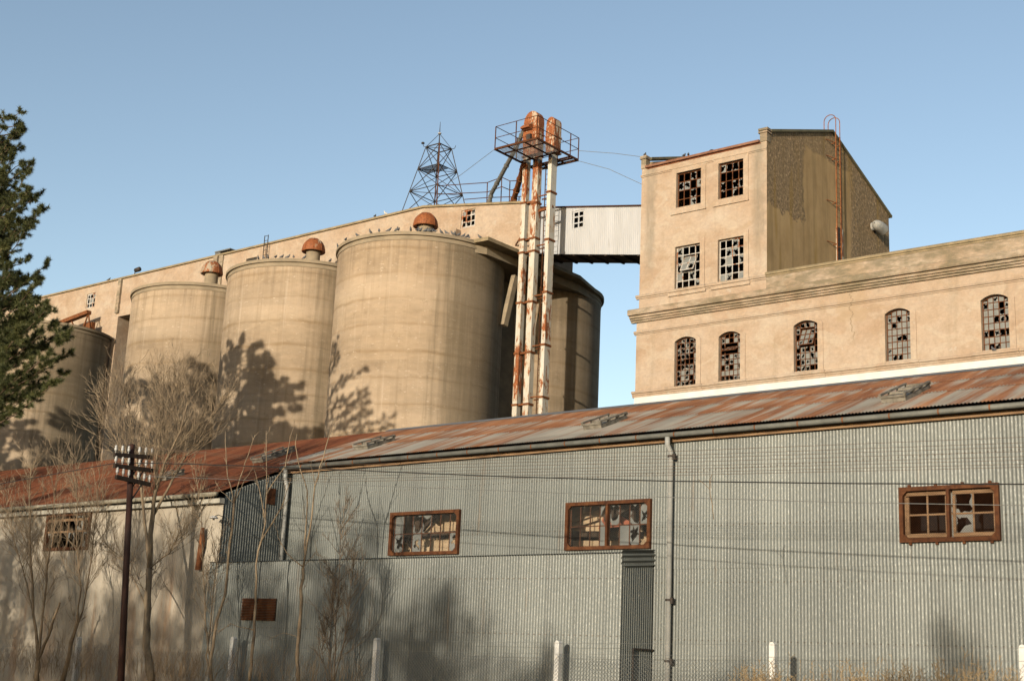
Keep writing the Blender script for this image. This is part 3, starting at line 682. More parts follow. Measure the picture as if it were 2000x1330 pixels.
# rusty chute behind the left silo
ch = MB(); a, b = Q(174,610,Y=71), Q(112,634,Y=71); ch.bar(a, b, .5, .35); 
for p0, p1 in (((173,611),(163,640)), ((173,611),(176,648)), ((139,625),(143,634))): ch.bar(Q(*p0,Y=71.05), Q(*p1,Y=71.05), .1)
a, b = Q(163,634,Y=71.2), Q(179,632,Y=71.2); ch.box(a.x, b.x, 71.2, 71.6, ST, a.z+.1)
t = thing('grain_chute', 'rusty inclined chute on legs beside the gallery wall above the shadowed silo', 'chute', (-112, 71, ST)); ch.build('trough', RUST, t)
lamp = thing('roof_lamp', 'dark floodlight on a short bracket above the gallery roof line', 'lamp', Q(268,530,Y=73)); b = MB(); q = Q(268,528,Y=73)
b.tube([(q.x-.35,73,q.z),(q.x-.25,73,q.z+.02),(q.x+.35,73,q.z+.06),(q.x+.45,73,q.z+.05)], [.08,.2,.22,.1], 12); b.build('housing', IRON, lamp, smooth=True)
b = MB(); b.tube([(q.x-.32,73,q.z-.05),(q.x-.36,73,GZ-.2)], .05, 6); b.build('bracket', IRON, lamp)

# ================================================================== conveyor bridge
BY = 73.0
q00, q01, q10, q11 = Q(1087,406.5,Y=BY), Q(1252,403.5,Y=BY), Q(1085,496.5,Y=BY), Q(1250,497.5,Y=BY)
bx0, bx1 = GE+.02, T0-.02
def ln(a, b, x): return a.z+(b.z-a.z)*(x-a.x)/(b.x-a.x)
zt0, zt1, zb0, zb1 = ln(q00,q01,bx0), ln(q00,q01,bx1), ln(q10,q11,bx0), ln(q10,q11,bx1); BW = 2.35
brg = thing('conveyor_bridge', 'white clad bridge sloping from the silo gallery into the mill tower', 'conveyor bridge', (bx0, BY, zb0))
hb_ = [Q(*p_, Y=BY) for p_ in ((1117,449.5),(1140.5,445),(1119,412.5),(1142,409.5))]
wx0, wx1, wz0, wz1 = (hb_[0].x+hb_[2].x)/2, (hb_[1].x+hb_[3].x)/2, (hb_[0].z+hb_[1].z)/2, (hb_[2].z+hb_[3].z)/2
def bspan(u):
    x = bx0+u; t = zt0+(zt1-zt0)*u/(bx1-bx0); b = zb0+(zb1-zb0)*u/(bx1-bx0)
    return [(b, wz0), (wz1, t)] if wx0 < x < wx1 else [(b, t), (t, t)]
c = MB(); corr(c, (bx0,BY,0), (1,0,0), (0,0,1), (0,-1,0), bx1-bx0, bspan, .16, .007, 6)
c.extrude([(bx0,BY+BW,zb0),(bx1,BY+BW,zb1),(bx1,BY+BW,zt1),(bx0,BY+BW,zt0)], (0,.05,0)); c.build('cladding', CLAD, brg)
c = MB(); c.extrude([(bx0,BY-.13,zt0),(bx1,BY-.13,zt1),(bx1,BY-.13,zt1+.09),(bx0,BY-.13,zt0+.09)], (0,BW+.3,0)); corr(c, (bx0,BY-.18,zt0+.05), (bx1-bx0,0,zt1-zt0), (0,1,0), (0,0,1), math.hypot(bx1-bx0, zt1-zt0), lambda u: [(0, BW+.3)], .16, .03, 6); c.build('roof', RUSTD, brg)
c = MB(); c.extrude([(bx0,BY+.02,zb0+.02),(bx1,BY+.02,zb1+.02),(bx1,BY+.02,zb1+.10),(bx0,BY+.02,zb0+.10)], (0,BW,0))
for k in range(8):
    u = (bx1-bx0)*(k+.35)/8; z = zb0+(zb1-zb0)*u/(bx1-bx0); c.box(bx0+u, bx0+u+.14, BY+.04, BY+BW, z-.10, z+.02)
c.build('underside', TIMBERD, brg, fixn=True)
window(brg, wx0, wx1, wz0, wz1, BY+.06, 2, 3, CLAD, GLASS, (0,.1), 120, 0, .10)

# ================================================================== bucket elevator
EY = 70.6
ev = thing('bucket_elevator', 'rusty white bucket elevator of three tall legs carrying a railed top platform', 'grain elevator', (-56, EY, 0))
xs = [Q(p_, 600, Y=EY).x for p_ in (1009, 1017.5, 1029, 1039.5, 1059, 1067)]
PZ = Q(966.5, 291.7, Y=67.5).z
for (xa, xb_, dep, mt, cl) in ((xs[0], xs[1], .40, LEGM, (310,399,470,495,592,690,790)), (xs[2], xs[3], .46, LEGM, (306,398,466,491,589,687,788)), (xs[4]+.02, xs[5]-.02, .62, LEGC, (300,376,468,570,672,774))):
    l = MB(); l.box(xa, xb_, EY, EY+dep, 0, PZ+.5)
    pxm = 1000
    lo = l.build('leg', mt, ev)
    for y in cl:
        z = Q(1012 if xa == xs[0] else 1036 if xa == xs[2] else 1066, y, Y=EY).z
        k = MB(); k.box(xa-.06, xb_+.06, EY-.06, EY+dep+.06, z-.07, z+.07); k.build('clamp', RUST, lo)
def tie(*q):
    st = MB(); st.bar(*q); st.build('tie_bar', RUST, ev)
for y in (310,399,470,495,592,690,790):
    z = Q(1014, y, Y=EY).z; tie((xs[0]-.05,EY+.1,z), (xs[3]+.05,EY+.1,z), .05, .12); tie((xs[0],EY+.34,z), (xs[3],EY+.34,z), .05, .1)
    if y > 480 or y == 399: 
        z = Q(1050, y-17, Y=EY).z; tie((xs[3],EY+.2,z), (xs[4]+.05,EY+.2,z), .07, .08); tie((xs[3],EY+.6,z-.1), (xs[4]+.05,EY+.6,z-.1), .07, .08)
z = Q(960,470,Y=EY).z; tie((xs[0]-1.9,GY,z+.05), (xs[0],EY+.2,z), .08); z = Q(1030,415,Y=EY).z; tie((xs[2],EY+.3,z), (xs[5],EY+.3,z+.15), .14, .2)

# lattice ladder running up behind the pair
ld_ = MB()
for x in (xs[3]+.12, xs[3]+.55): ld_.bar((x,EY+.75,10), (x,EY+.75,PZ), .05)
for k in range(70): ld_.bar((xs[3]+.12,EY+.75,10+k*.38), (xs[3]+.55,EY+.75,10+k*.38), .03)
ld_.build('ladder', RUSTD, ev)
# heads
def head(x0, x1, y0, y1, z0, z1, mat, right_round=True):
    h = MB(); W = x1-x0; hh = W*.62
    arc = [(x0+W/2+W/2*math.cos(t), z1-hh+hh*math.sin(t)) for t in [math.pi*i/12 for i in range(13)]]
    h.extrude([(x0+W*.06,y0,z0),(x1,y0,z0)]+[(x, y0, z) for x, z in arc]+[(x0-.04,y0,z0+(z1-z0)*.35)], (0,y1-y0,0))
    for zz in (z0+.02, z0+(z1-z0)*.45): h.box(x0-.05, x1+.05, y0-.05, y1+.05, zz, zz+.08)
    return h.build('head', mat, ev, fixn=True)
zt1_ = Q(1042,218,Y=EY).z
h1 = head(xs[0]+.02, xs[3]+.0, EY-.12, EY+.52, PZ+.35, zt1_, LEGH)
h2 = head(xs[4]-.22, xs[5]+.16, EY-.06, EY+.74, PZ+.25, Q(1074,230,Y=EY).z, LEGH)
b = MB(); bz = Q(1030,243,Y=EY).z; xm = xs[0]+.1
b.extrude([(xm,EY-.13,bz),(xm,EY-.6,bz-.40),(xm,EY-.6,bz-.52),(xm,EY-.13,bz-.6)], (.75,0,0)); b.box(xm+.4, xm+.85, EY-.22, EY-.11, bz-1.8, bz-1.0); b.build('discharge_hood', LEGH, h1, fixn=True)
mo = MB(); mo.box(xm+.45, xm+.8, EY-.45, EY-.225, bz-1.5, bz-1.0); mo.build('motor', IRON, h1)
# platform
PX0, PX1, PY0, PY1 = Q(966.5,291.7,Y=67.5).x, Q(1047.7,270,Z=PZ).x, 67.5, Q(1138,311,Z=PZ).y
pf = MB()
for a, b in (((PX0,PY0),(PX1,PY0)), ((PX1,PY0),(PX1,PY1)), ((PX1,PY1),(PX0,PY1)), ((PX0,PY1),(PX0,PY0))): pf.bar((*a,PZ), (*b,PZ), .08, .14)
for y in (PY0+.9, EY-.35, EY+1.05, PY1-.9): pf.bar((PX0,y,PZ-.03), (PX1,y,PZ-.03), .06, .10)
for x in (PX0+1.1, PX1-1.1): pf.bar((x,PY0,PZ-.02), (x,PY1,PZ-.02), .06, .10)
po = pf.build('platform_frame', RUSTD, ev)
dk = MB(); y = PY0+.06
while y < PY1:
    if not (EY-.3 < y < EY+1.0): dk.box(PX0+.05, PX1-.05, y, y+.035, PZ+.09, PZ+.12)
    y += .16
dk.build('grating', STEEL, po)
RH = Q(968.5,248,Y=67.5).z-PZ
rl = MB()
for zz in (RH, RH*.5):
    for a, b in (((PX0,PY0),(PX1,PY0)), ((PX1,PY0),(PX1,PY1)), ((PX1,PY1),(PX0,PY1)), ((PX0,PY1),(PX0,PY0))): rl.bar((*a,PZ+zz), (*b,PZ+zz), .036)
for a in ((PX0,PY0),(PX1,PY0),(PX1,PY1),(PX0,PY1),((PX0+PX1)/2,PY0),(PX0,(PY0+PY1)/2),(PX1,(PY0+PY1)/2),(PX1,PY0+.4*(PY1-PY0)*2),((PX0+PX1)/2,PY1)): rl.bar((*a,PZ-.1), (*a,PZ+RH), .055)
rl.build('guard_rail', RUSTD, po)
# spouts to the gallery roof
for pts, r_, mt in ((((1026,250),(1002,300),(960,378),(955,398)), .16, STEEL), (((1024,322),(1020,335),(1005,385),(1001.5,398)), .21, RUST)):
    s_ = MB(); ys = (EY-.1, EY+.8, 73.6, 73.9); P = [Q(x, y, Y=yy) for (x, y), yy in zip(pts, ys)]; s_.tube(P, r_, 10)
    for a, b in zip(P, P[1:]):
        for t_ in (.3, .75): c_ = a.lerp(b, t_); d_ = (b-a).normalized()*.05; s_.tube([c_-d_, c_+d_], r_*1.25, 10)
    s_.build('spout', mt, ev)

# guy wires
def wire(pts, r, mat, name, label, cat, group=None):
    b = MB(); b.tube(pts, r, 5); o = b.build(name, mat); tag(o, label, cat, group); return o
wire([(PX0,PY0,PZ), Q(900,342,Y=71), Q(878,356,Y=73)], .018, WIREG, 'guy_wire', 'guy wire from the elevator platform down towards the lattice mast', 'wire')
wire([(PX1,PY1,PZ-.05), Q(1190,331,Y=72), Q(1253,360,Y=72)], .018, WIREG, 'guy_wire', 'lower guy wire from the elevator platform to the tower wall', 'wire')
wire([(PX1,PY1,PZ+.7), Q(1200,300,Y=72), Q(1262,308,Y=71)], .018, WIREG, 'guy_wire', 'upper guy wire from the platform rail to the tower corner', 'wire')

# ================================================================== lattice mast
mx, my = -69.4, 74.75; top = Q(832,287,Y=74).z; bz = GZ-.1
mast = thing('lattice_mast', 'dark steel lattice mast with a whip aerial on the gallery roof', 'mast', (mx, my, bz))
ht = .72; nl = Q(785,410,Y=73.0); hbse = mx-nl.x
lv = [bz, bz+(top-bz)*.36, bz+(top-bz)*.68, top]
def hs(z): return hbse+(ht-hbse)*(z-bz)/(top-bz)
cr = lambda z: [(mx+sx*hs(z), my+sy*hs(z), z) for sx, sy in ((-1,-1),(1,-1),(1,1),(-1,1))]
for i in range(4):
    l = MB(); l.bar(cr(bz)[i], cr(top)[i], .09 if i in (1, 3) else .06); l.build('leg', RUSTD if i in (1, 3) else IRON, mast)
b = MB()
for a, c_ in zip(lv, lv[1:]):
    A, B_ = cr(a), cr(c_)
    for i in range(4):
        j = (i+1) % 4; b.bar(A[i], B_[j], .045); b.bar(A[j], B_[i], .045); b.bar(B_[i], B_[j], .07 if c_ == top else .05)
    b.bar(B_[0], B_[2], .04); b.bar(B_[1], B_[3], .04)
b.build('bracing', IRON, mast)
b = MB(); z = lv[2]; s_ = hs(z)
for k in range(9): b.bar((mx-s_,my-s_*.9+k*s_*.13,z+.03), (mx+s_,my-s_*.9+k*s_*.13,z+.03), .04)
b.build('mast_platform', IRON, mast)
b = MB(); z = Q(858,262,Y=my).z; q = Q(862,238,Y=my)
for p_ in cr(top): b.tube([p_, (mx,my,z)], .022, 4)
b.tube([(mx,my,top-1.0),(mx,my,z),(mx,my,q.z)], [.05,.04,.015], 5); b.build('aerial', IRON, mast)
b = MB(); b.lathe([(.02,z-.05),(.14,z),(.14,z+.06),(.02,z+.1)], mx, my, 12); b.build('aerial_disc', PORC, mast)
b = MB(); q = Q(826,281,Y=74); c0 = cr(top)[0]; b.tube([c0, (q.x+.1,74,q.z-.25), (q.x,74,q.z)], .025, 5); b.lathe([(.02,q.z-.04),(.14,q.z),(.12,q.z+.1),(.02,q.z+.14)], q.x, 74, 12); b.build('beacon', IRON, mast)
c2 = cr(top)[2]; q = Q(890,287,Y=75.4); b = MB(); b.tube([c2, (q.x-.1,75.4,q.z-.12), (q.x,75.4,q.z+.1)], .025, 5); b.build('hook', IRON, mast)

# ================================================================== corrugated warehouse by the track
WY = 27.0; CX = -30.22; EX1 = 10.0; RIDGE = (31.17, 9.03); EAVE = (26.60, Q(1350,845.5,Y=26.70).z+.105); ANX = 24.65
shed = thing('corrugated_warehouse', 'long grey corrugated iron warehouse with a rust streaked roof and rusty framed windows', 'warehouse', (CX, WY, 0))
def wq(cs, Y):
    P = [Q(*c_, Y=Y) for c_ in cs]; return ((P[0].x+P[3].x)/2, (P[1].x+P[2].x)/2, (P[2].z+P[3].z)/2, (P[0].z+P[1].z)/2)   # tl tr br bl
sw = [wq(c_, WY-.06) for c_ in (((765,1001),(900,994),(893,1081.5),(757,1085)), ((1105,983),(1272,972.5),(1270,1070),(1104,1075)), ((1756,951),(1951,943.5),(1954,1055),(1758,1059.5)))]
def shole(x, z0, z1):
    for h in sw:
        if h[0]+.07 < x < h[1]-.07: return [(z0, h[2]+.07), (h[3]-.07, z1)]
    return [(z0, z1), (z1, z1)]
SEAM = Q(1350,1106,Y=WY).z; WT = Q(1350,861,Y=26.93).z+.02
w = MB()
corr(w, (CX,WY,0), (1,0,0), (0,0,1), (0,-1,0), EX1-CX, lambda u: shole(CX+u, SEAM-.05, WT) if True else None)
corr(w, (CX,WY+.012,0), (1,0,0), (0,0,1), (0,-1,0), EX1-CX, lambda u: [(0, SEAM+.02)])
wo = w.build('front_wall', GALV, shed, smooth=True)
w = MB(); w.box(CX, CX+.1, WY+.03, 35.8, 0, 7.0); w.box(EX1-.1, EX1, WY+.03, 35.8, 0, 7.0); w.box(CX, EX1, 35.8, 35.9, 0, 7.1); w.build('side_wall', GALV, shed)
# roof, three sheets lapped down the slope
rf = MB(); sl_ = math.hypot(RIDGE[0]-EAVE[0], RIDGE[1]-EAVE[1]); vdir = Vector((0, RIDGE[0]-EAVE[0], RIDGE[1]-EAVE[1])).normalized(); ndir = Vector((0, -vdir.z, vdir.y))
cuts = [0, .40*sl_, .70*sl_, sl_]
for k in range(3):
    o_ = ndir*(.014*k*0+.012*(k)); corr(rf, Vector((CX-.06, EAVE[0], EAVE[1]))+o_, (1,0,0), vdir, ndir, EX1-CX, lambda u, k=k: [(cuts[k]-(.08 if k else 0), cuts[k+1])], .078, .012)
rf.extrude([(CX-.05,RIDGE[0],RIDGE[1]-.02),(CX-.05,36.0,7.2),(CX-.05,36.0,7.1),(CX-.05,RIDGE[0],RIDGE[1]-.12)], (EX1-CX,0,0))
rf.build('roof', ROOF, shed, smooth=True)
rc = MB(); rc.extrude([(CX-.1,RIDGE[0]-.26,RIDGE[1]-.055),(CX-.1,RIDGE[0]-.03,RIDGE[1]+.05),(CX-.1,RIDGE[0]+.03,RIDGE[1]+.05),(CX-.1,RIDGE[0]+.3,RIDGE[1]-.06)], (EX1-CX,0,0)); rc.build('ridge_cap', STEEL, shed, fixn=True)
gt = MB(); GZ_ = Q(1350,845.5,Y=26.70).z
gt.tube([(CX-.1,26.70,GZ_),(EX1,26.70,GZ_)], .060, 14, True)
go = gt.build('gutter', simple('grey_gutter_paint', (.13,.13,.115), (.20,.20,.18), 4, .6), shed, smooth=True)
br_ = MB(); x = CX+.8
while x < EX1: br_.tube([(x,26.70,GZ_),(x+.03,26.70,GZ_)], .065, 12); x += 1.05
br_.build('gutter_strap', RUST, go)
fb = MB(); fz = Q(1350,856,Y=26.90).z; fb.box(CX+.02, EX1, 26.89, 26.955, fz-.05, fz+.06); fb.build('fascia_board', TIMBER, shed)
so_ = MB(); so_.box(CX+.02, EX1, 26.80, 26.97, fz+.075, fz+.10); so_.build('soffit', TIMBERD, shed)
dp = MB(); dx_ = Q(1308.7,1060,Y=26.88).x; dp.tube([(dx_,26.70,GZ_-.05),(dx_,26.70,GZ_-.22),(dx_,26.86,GZ_-.38),(dx_,26.86,0)], .062, 12); dq = dp.build('downpipe', PIPE, shed, smooth=True)
kb = MB()
for z in (GZ_-.5, 3.4, 2.05): kb.tube([(dx_,26.86,z),(dx_,26.86,z+.05)], .08, 12); kb.box(dx_+.04, dx_+.12, 26.83, 26.9, z-.06, z+.08)
kb.build('pipe_clip', IRON, dq)
dp = MB(); dp.tube([(CX+.12,26.7,GZ_-.05),(CX+.12,26.72,GZ_-.3),(CX+.12,26.82,GZ_-.55),(CX+.12,26.82,0)], .06, 10); dp.build('downpipe', PIPE, shed, smooth=True)
# interior seen through the broken windows
it = MB(); x0, x1, z0, z1 = sw[0]; xx = x0-.55
it.box(x0-1.2, x1-.2, WY+.72, WY+.78, z0+.62, z1+.5); it.extrude([(x0-1.2,WY+.70,z0-.3),(x1-.4,WY+.70,z0-.3),(x1-.2,WY+.70,z0+.52),(x0-1.2,WY+.70,z0+.42)], (0,.05,0)); it.extrude([(xx-.2,WY+.85,z0-.3),(xx+1.05,WY+.75,z0-.3),(xx+1.6,WY+.75,z0+.55),(xx-.2,WY+.75,z0+.62)], (0,.06,0)); it.extrude([(xx+.1,WY+1.0,z0+.55),(xx+2.1,WY+1.0,z0+.72),(xx+2.1,WY+1.0,z1+.4),(xx+.1,WY+1.0,z1+.35)], (0,.06,0))
it.build('inner_boarding', BOARD, shed, fixn=True)
def brace(*q):
    it = MB(); it.bar(*q); it.build('roof_brace', TIMBERD, shed, fixn=True)
brace((xx+.15,WY+.5,z0+.95),(xx+1.2,WY+.45,z0+.05),.10); brace((xx-.4,WY+.5,z0+.57),(xx+2.6,WY+.5,z0+.63),.09); brace((xx+1.05,WY+.55,z0+.55),(xx+1.07,WY+.55,z1+.4),.16); brace((xx+1.15,WY+.5,z0+.66),(xx+1.9,WY+.5,z1+.15),.09); brace((xx-.1,WY+.5,z0+.7),(xx+.35,WY+.5,z1+.3),.08)
x0, x1, z0, z1 = sw[1]; x2 = x0-.6
brace((x2+.2,WY+.6,z0+.48),(x2+2.4,WY+.6,z0+.40),.14); brace((x2+1.4,WY+.5,z0+.8),(x2+2.6,WY+.5,z0+1.3),.18); brace((x2+2.2,WY+.55,z0-.1),(x2+2.15,WY+.55,z1+.2),.09)
it = MB(); it.extrude([(x2+.9,WY+.9,z0+.62),(x2+2.0,WY+.9,z0+.68),(x2+1.15,WY+.9,z0+1.15)], (0,.05,0)); it.build('tile_heap', TILE, shed, fixn=True)
it = MB()
for k in range(5): it.bar((x2-.1,WY+.8+.04*k,z0+.62+.14*k),(x2+.95,WY+.8+.04*k,z0+.86+.16*k),.07,.09)
it.box(x0-1.2, x0+.5, WY+.92, WY+.97, z0+.5, z1+.5); it.extrude([(x2+.2,WY+.8,z0-.1),(x2+1.6,WY+.8,z0-.1),(x2+1.7,WY+.8,z0+.3),(x2+.2,WY+.8,z0+.34)], (0,.05,0)); it.extrude([(x2+2.15,WY+.7,z0+.1),(x2+2.6,WY+.7,z0+.1),(x2+2.3,WY+.7,z0+.6)], (0,.05,0))
it.build('stacked_board', BOARD, shed, fixn=True)
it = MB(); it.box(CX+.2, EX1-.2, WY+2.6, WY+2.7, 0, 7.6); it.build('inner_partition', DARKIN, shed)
# windows: rusty angle frame, mullion, bars, glass remains, wire mesh
def mesh_wires(mb, x0, x1, z0, z1, Y, step, r):
    H = z1-z0; n = int((x1-x0+H)/step)
    for k in range(n):
        c_ = x0-H+k*step
        for sgn in (1, -1):
            pts = []
            for t_ in (0, 1):
                x = c_+H*t_ if sgn > 0 else c_+H*(1-t_)
                pts.append([x, z0+H*t_])
            (xa, za), (xb_, zb_) = pts
            def clip(xa, za, xb_, zb_):
                t0, t1 = 0.0, 1.0; d = xb_-xa
                for lim, s_ in ((x0, 1), (x1, -1)):
                    if abs(d) < 1e-9: continue
                    t_ = (lim-xa)/d
                    if (d*s_) > 0: t0 = max(t0, t_)
                    else: t1 = min(t1, t_)
                if t0 >= t1: return None
                return (xa+d*t0, za+(zb_-za)*t0, xa+d*t1, za+(zb_-za)*t1)
            q = clip(xa, za, xb_, zb_)
            if q: mb.tube([(q[0],Y,q[1]),(q[2],Y,q[3])], r, 3, False)
def shed_window(h, seed, cols, pr, label, dark=False):
    x0, x1, z0, z1 = h; Y = WY-.07; f = MB(); fr = .085
    f.box(x0, x1, Y-.03, Y+.06, z1-fr, z1); f.box(x0, x1, Y-.03, Y+.06, z0, z0+fr); f.box(x0, x0+fr, Y-.028, Y+.06, z0+fr, z1-fr); f.box(x1-fr, x1, Y-.028, Y+.06, z0+fr, z1-fr)
    for cx, sx in ((x0+fr, 1), (x1-fr, -1)):
        for cz, sz in ((z0+fr, 1), (z1-fr, -1)):
            f.extrude([(cx,Y-.02,cz),(cx+.09*sx,Y-.02,cz),(cx,Y-.02,cz+.09*sz)], (0,.05,0))
    if seed != 1: f.box((x0+x1)/2-.03, (x0+x1)/2+.03, Y-.034, Y+.05, z0+fr, z1-fr)
    if dark:
        for k in range(4): 
            xx_ = x0+(x1-x0)*(.09+.27*k); f.box(xx_, xx_+.06, Y-.0, Y+.04, z1, z1+.05); f.box(xx_, xx_+.06, Y, Y+.04, z0-.05, z0)
    wo = f.build('window', RUSTF, shed, fixn=True); wo['label'] = label
    s_ = MB(); Y2 = Y+.12; zi0, zi1, xi0, xi1 = z0+fr, z1-fr, x0+fr, x1-fr; zm = (zi0+zi1)/2
    gl = MB(); r = random.Random(seed)
    n = cols; W = (xi1-xi0)/n; bw = .022 if not dark else .036
    for k in range(n+1): s_.box(xi0+W*k-bw/2, xi0+W*k+bw/2, Y2-.012, Y2+.012, zi0, zi1)
    s_.box(xi0, xi1, Y2-.016, Y2+.016, zm-bw/2, zm+bw/2)
    if dark:
        for a, b in ((xi0, (xi0+xi1)/2-.03), ((xi0+xi1)/2+.03, xi1)):
            s_.box(a+.03, b-.03, Y2-.03, Y2+.03, zi1-.09, zi1-.02); s_.box(a+.03, b-.03, Y2-.03, Y2+.03, zi0+.02, zi0+.10); s_.box(a+.03, a+.085, Y2-.031, Y2+.03, zi0+.11, zi1-.11); s_.box(b-.065, b-.03, Y2-.031, Y2+.03, zi0+.11, zi1-.11)
    for k in range(n):
        for j in range(2):
            q = r.random(); pane(gl, xi0+W*k, xi0+W*(k+1), (zi0, zm)[j], (zm, zi1)[j], Y2+.004, 0 if q < pr[0] else 1 if q < pr[0]+pr[1] else 2, r)
    s_.build('sash', TIMBER if dark else SASHR, wo); gl.build('glass', GLASSW, wo)
    ms = MB(); mesh_wires(ms, xi0, xi1, zi0, zi1, Y+.05, .05, .0016); ms.build('wire_screen', RUSTD if dark else STEEL, wo)
    if not dark: return
    b = MB(); b.box(xi0-1.6, xi1+.1, WY+1.3, WY+1.35, zi0-.4, zi1+1.0); b.build('dark_backing', BLACK, wo)  # added near-black sheet, paints the room behind as unlit
shed_window(sw[0], 1, 7, (.07,.33), 'rusty framed window with tan boarding showing behind it')
shed_window(sw[1], 5, 8, (.14,.36), 'rusty framed window with red tiles showing behind it')
shed_window(sw[2], 8, 4, (.0,.10), 'dark meshed rusty window with timber sashes', True)
# roof hatches lying on the roof slope
def roofpt(px, py, e0, e1):
    d = Q(px, py, Y=50)-CAM; n_ = Vector((0, -(e1[1]-e0[1]), e1[0]-e0[0])); t_ = (Vector((0, *e0))-CAM).dot(n_)/d.dot(n_); return CAM+d*t_
def hatch(pxl, pyl, pxr, pyr, root, mt, e0, e1, wd=.55):
    a, b = roofpt(pxl, pyl, e0, e1), roofpt(pxr, pyr, e0, e1)
    v = Vector((0, e1[0]-e0[0], e1[1]-e0[1])).normalized(); n_ = Vector((0, -v.z, v.y)); L = max(.7, (b-a).dot(v)); u = Vector((1,0,0))
    o = a; f = MB()
    def blk(u0, u1, v0, v1, n0, n1): f.hexa([o+u*p+v*q+n_*k for k in (n0, n1) for p, q in ((u0,v0),(u1,v0),(u1,v1),(u0,v1))])
    h_ = .11
    blk(0, wd, 0, .04, .01, h_); blk(0, .04, .04, L, .01, h_); blk(wd-.04, wd, .04, L, .01, h_); blk(.04, wd-.04, L-.04, L, .01, h_)
    for k in range(4): blk(-.02, wd+.02, L*k/3-.03, L*k/3+.03, h_+.001, h_+.05)
    blk(-.03, .03, -.03, L, h_+.052, h_+.09); blk(wd-.03, wd+.03, -.03, L, h_+.052, h_+.09)
    ho = f.build('roof_hatch', mt, root, fixn=True)
    f = MB(); blk(.05, wd-.05, .06, L*.55, h_-.06, h_-.03); f.build('hatch_lid', STEEL, ho, fixn=True)
HT = simple('weathered_hatch_frame', (.10,.085,.065), (.30,.27,.22), 5, .8)
hatch(692, 880, 762, 862, shed, HT, EAVE, RIDGE); hatch(1140, 840, 1210, 820, shed, HT, EAVE, RIDGE); hatch(1722, 788, 1790, 763, shed, HT, EAVE, RIDGE)

# ================================================================== whitened annexe on the left end
AE = (24.36, 6.17); AX0 = -58.0
ann = thing('whitewashed_shed', 'pale rust stained shed end with a deep red rusted roof behind bare trees', 'shed', (CX, ANX, 0))
ah = wq(((93.5,1005),(180,997.5),(171.6,1071),(84.7,1078)), ANX-.03)
def ahole(u):
    x = AX0+u; return [(0, ah[2]+.06), (ah[3]-.06, 5.98)] if ah[0]+.06 < x < ah[1]-.06 else [(0, 5.98), (5.98, 5.98)]
w = MB(); corr(w, (AX0,ANX,0), (1,0,0), (0,0,1), (0,-1,0), CX-AX0, ahole, .078, .007); w.build('front_wall', WHITEW, ann, smooth=True)
w = MB(); zs_ = lambda y: AE[1]+(RIDGE[1]-AE[1])*(y-AE[0])/(RIDGE[0]-AE[0])-.10
corr(w, (CX,ANX,0), (0,1,0), (0,0,1), (1,0,0), WY-ANX+.05, lambda u: [(0, zs_(ANX+u))], .09, .020); eo = w.build('end_wall', GALV, ann, smooth=True)
w = MB(); a, b = Q(523,952,X=CX+.02), Q(536,986,X=CX+.02); w.box(CX+.016, CX+.035, a.y, b.y, b.z, a.z); w.build('rust_patch_sheet', RUSTD, eo)
w = MB(); w.box(AX0, AX0+.1, ANX+.02, 36, 0, 5.9); w.box(AX0, CX-.1, 35.95, 36.05, 0, 6.5); w.box(AX0+.2, CX-.2, ANX+2.2, ANX+2.3, 0, 6.8); w.build('back_wall', DARKIN, ann)
rf = MB(); vd = Vector((0, RIDGE[0]-AE[0], RIDGE[1]-AE[1])); Ls = vd.length; vd.normalize(); nd = Vector((0,-vd.z,vd.y))
for k in range(3): corr(rf, Vector((AX0-.3,AE[0],AE[1]))+nd*(.010*k-.02), (1,0,0), vd, nd, CX+.22-AX0, lambda u, k=k: [((0,.36,.68)[k]*Ls, (.38,.70,1.0)[k]*Ls)], .078, .012)
rf.extrude([(AX0,RIDGE[0],RIDGE[1]-.04),(AX0,36.2,7.0),(AX0,36.2,6.9),(AX0,RIDGE[0],RIDGE[1]-.14)], (CX-AX0-.1,0,0)); rf.build('roof', RED, ann, smooth=True)
gt = MB(); gt.tube([(AX0,AE[0]-.08,AE[1]-.07),(CX+.1,AE[0]-.08,AE[1]-.05)], .065, 12); gt.build('gutter', simple('mossy_gutter', (.22,.20,.14), (.42,.38,.30), 3, .7), ann, smooth=True)
fb = MB(); fb.box(AX0, CX+.05, ANX-.20, ANX-.02, 5.90, 6.05); fb.build('fascia_board', simple('pale_board', (.34,.32,.27), (.52,.49,.42), 4, .8), ann)
f = MB(); x0, x1, z0, z1 = ah; Y = ANX-.07
f.box(x0, x1, Y, Y+.12, z1-.1, z1); f.box(x0, x1, Y, Y+.12, z0, z0+.1); f.box(x0, x0+.1, Y+.002, Y+.12, z0+.1, z1-.1); f.box(x1-.1, x1, Y+.002, Y+.12, z0+.1, z1-.1)
wo = f.build('window', RUSTF, ann); f = MB()
for k in range(1, 6): x = x0+(x1-x0)*k/6; f.box(x-.02, x+.02, Y+.05, Y+.09, z0+.1, z1-.1)
f.box(x0+.1, x1-.1, Y+.045, Y+.095, (z0+z1)/2-.03, (z0+z1)/2+.03); f.box(x0+.1, x1-.1, Y+.04, Y+.1, z1-.26, z1-.18); f.build('sash', TIMBER, wo)
gl = MB(); r = random.Random(4)
for k in range(6):
    for j in range(2): pane(gl, x0+(x1-x0)*k/6, x0+(x1-x0)*(k+1)/6, z0+(z1-z0)*j/2, z0+(z1-z0)*(j+1)/2, Y+.075, 1 if r.random() < .3 else 2, r)
gl.build('glass', GLASS, wo)
dp = MB(); dp.tube([Q(396,1030,Y=ANX-.16), Q(394,1062,Y=ANX-.13), Q(390,1085,Y=ANX-.12), Q(386.5,1113,Y=ANX-.12)], [.05,.09,.075,.085], 10); dp.build('broken_downpipe', RUST, ann)
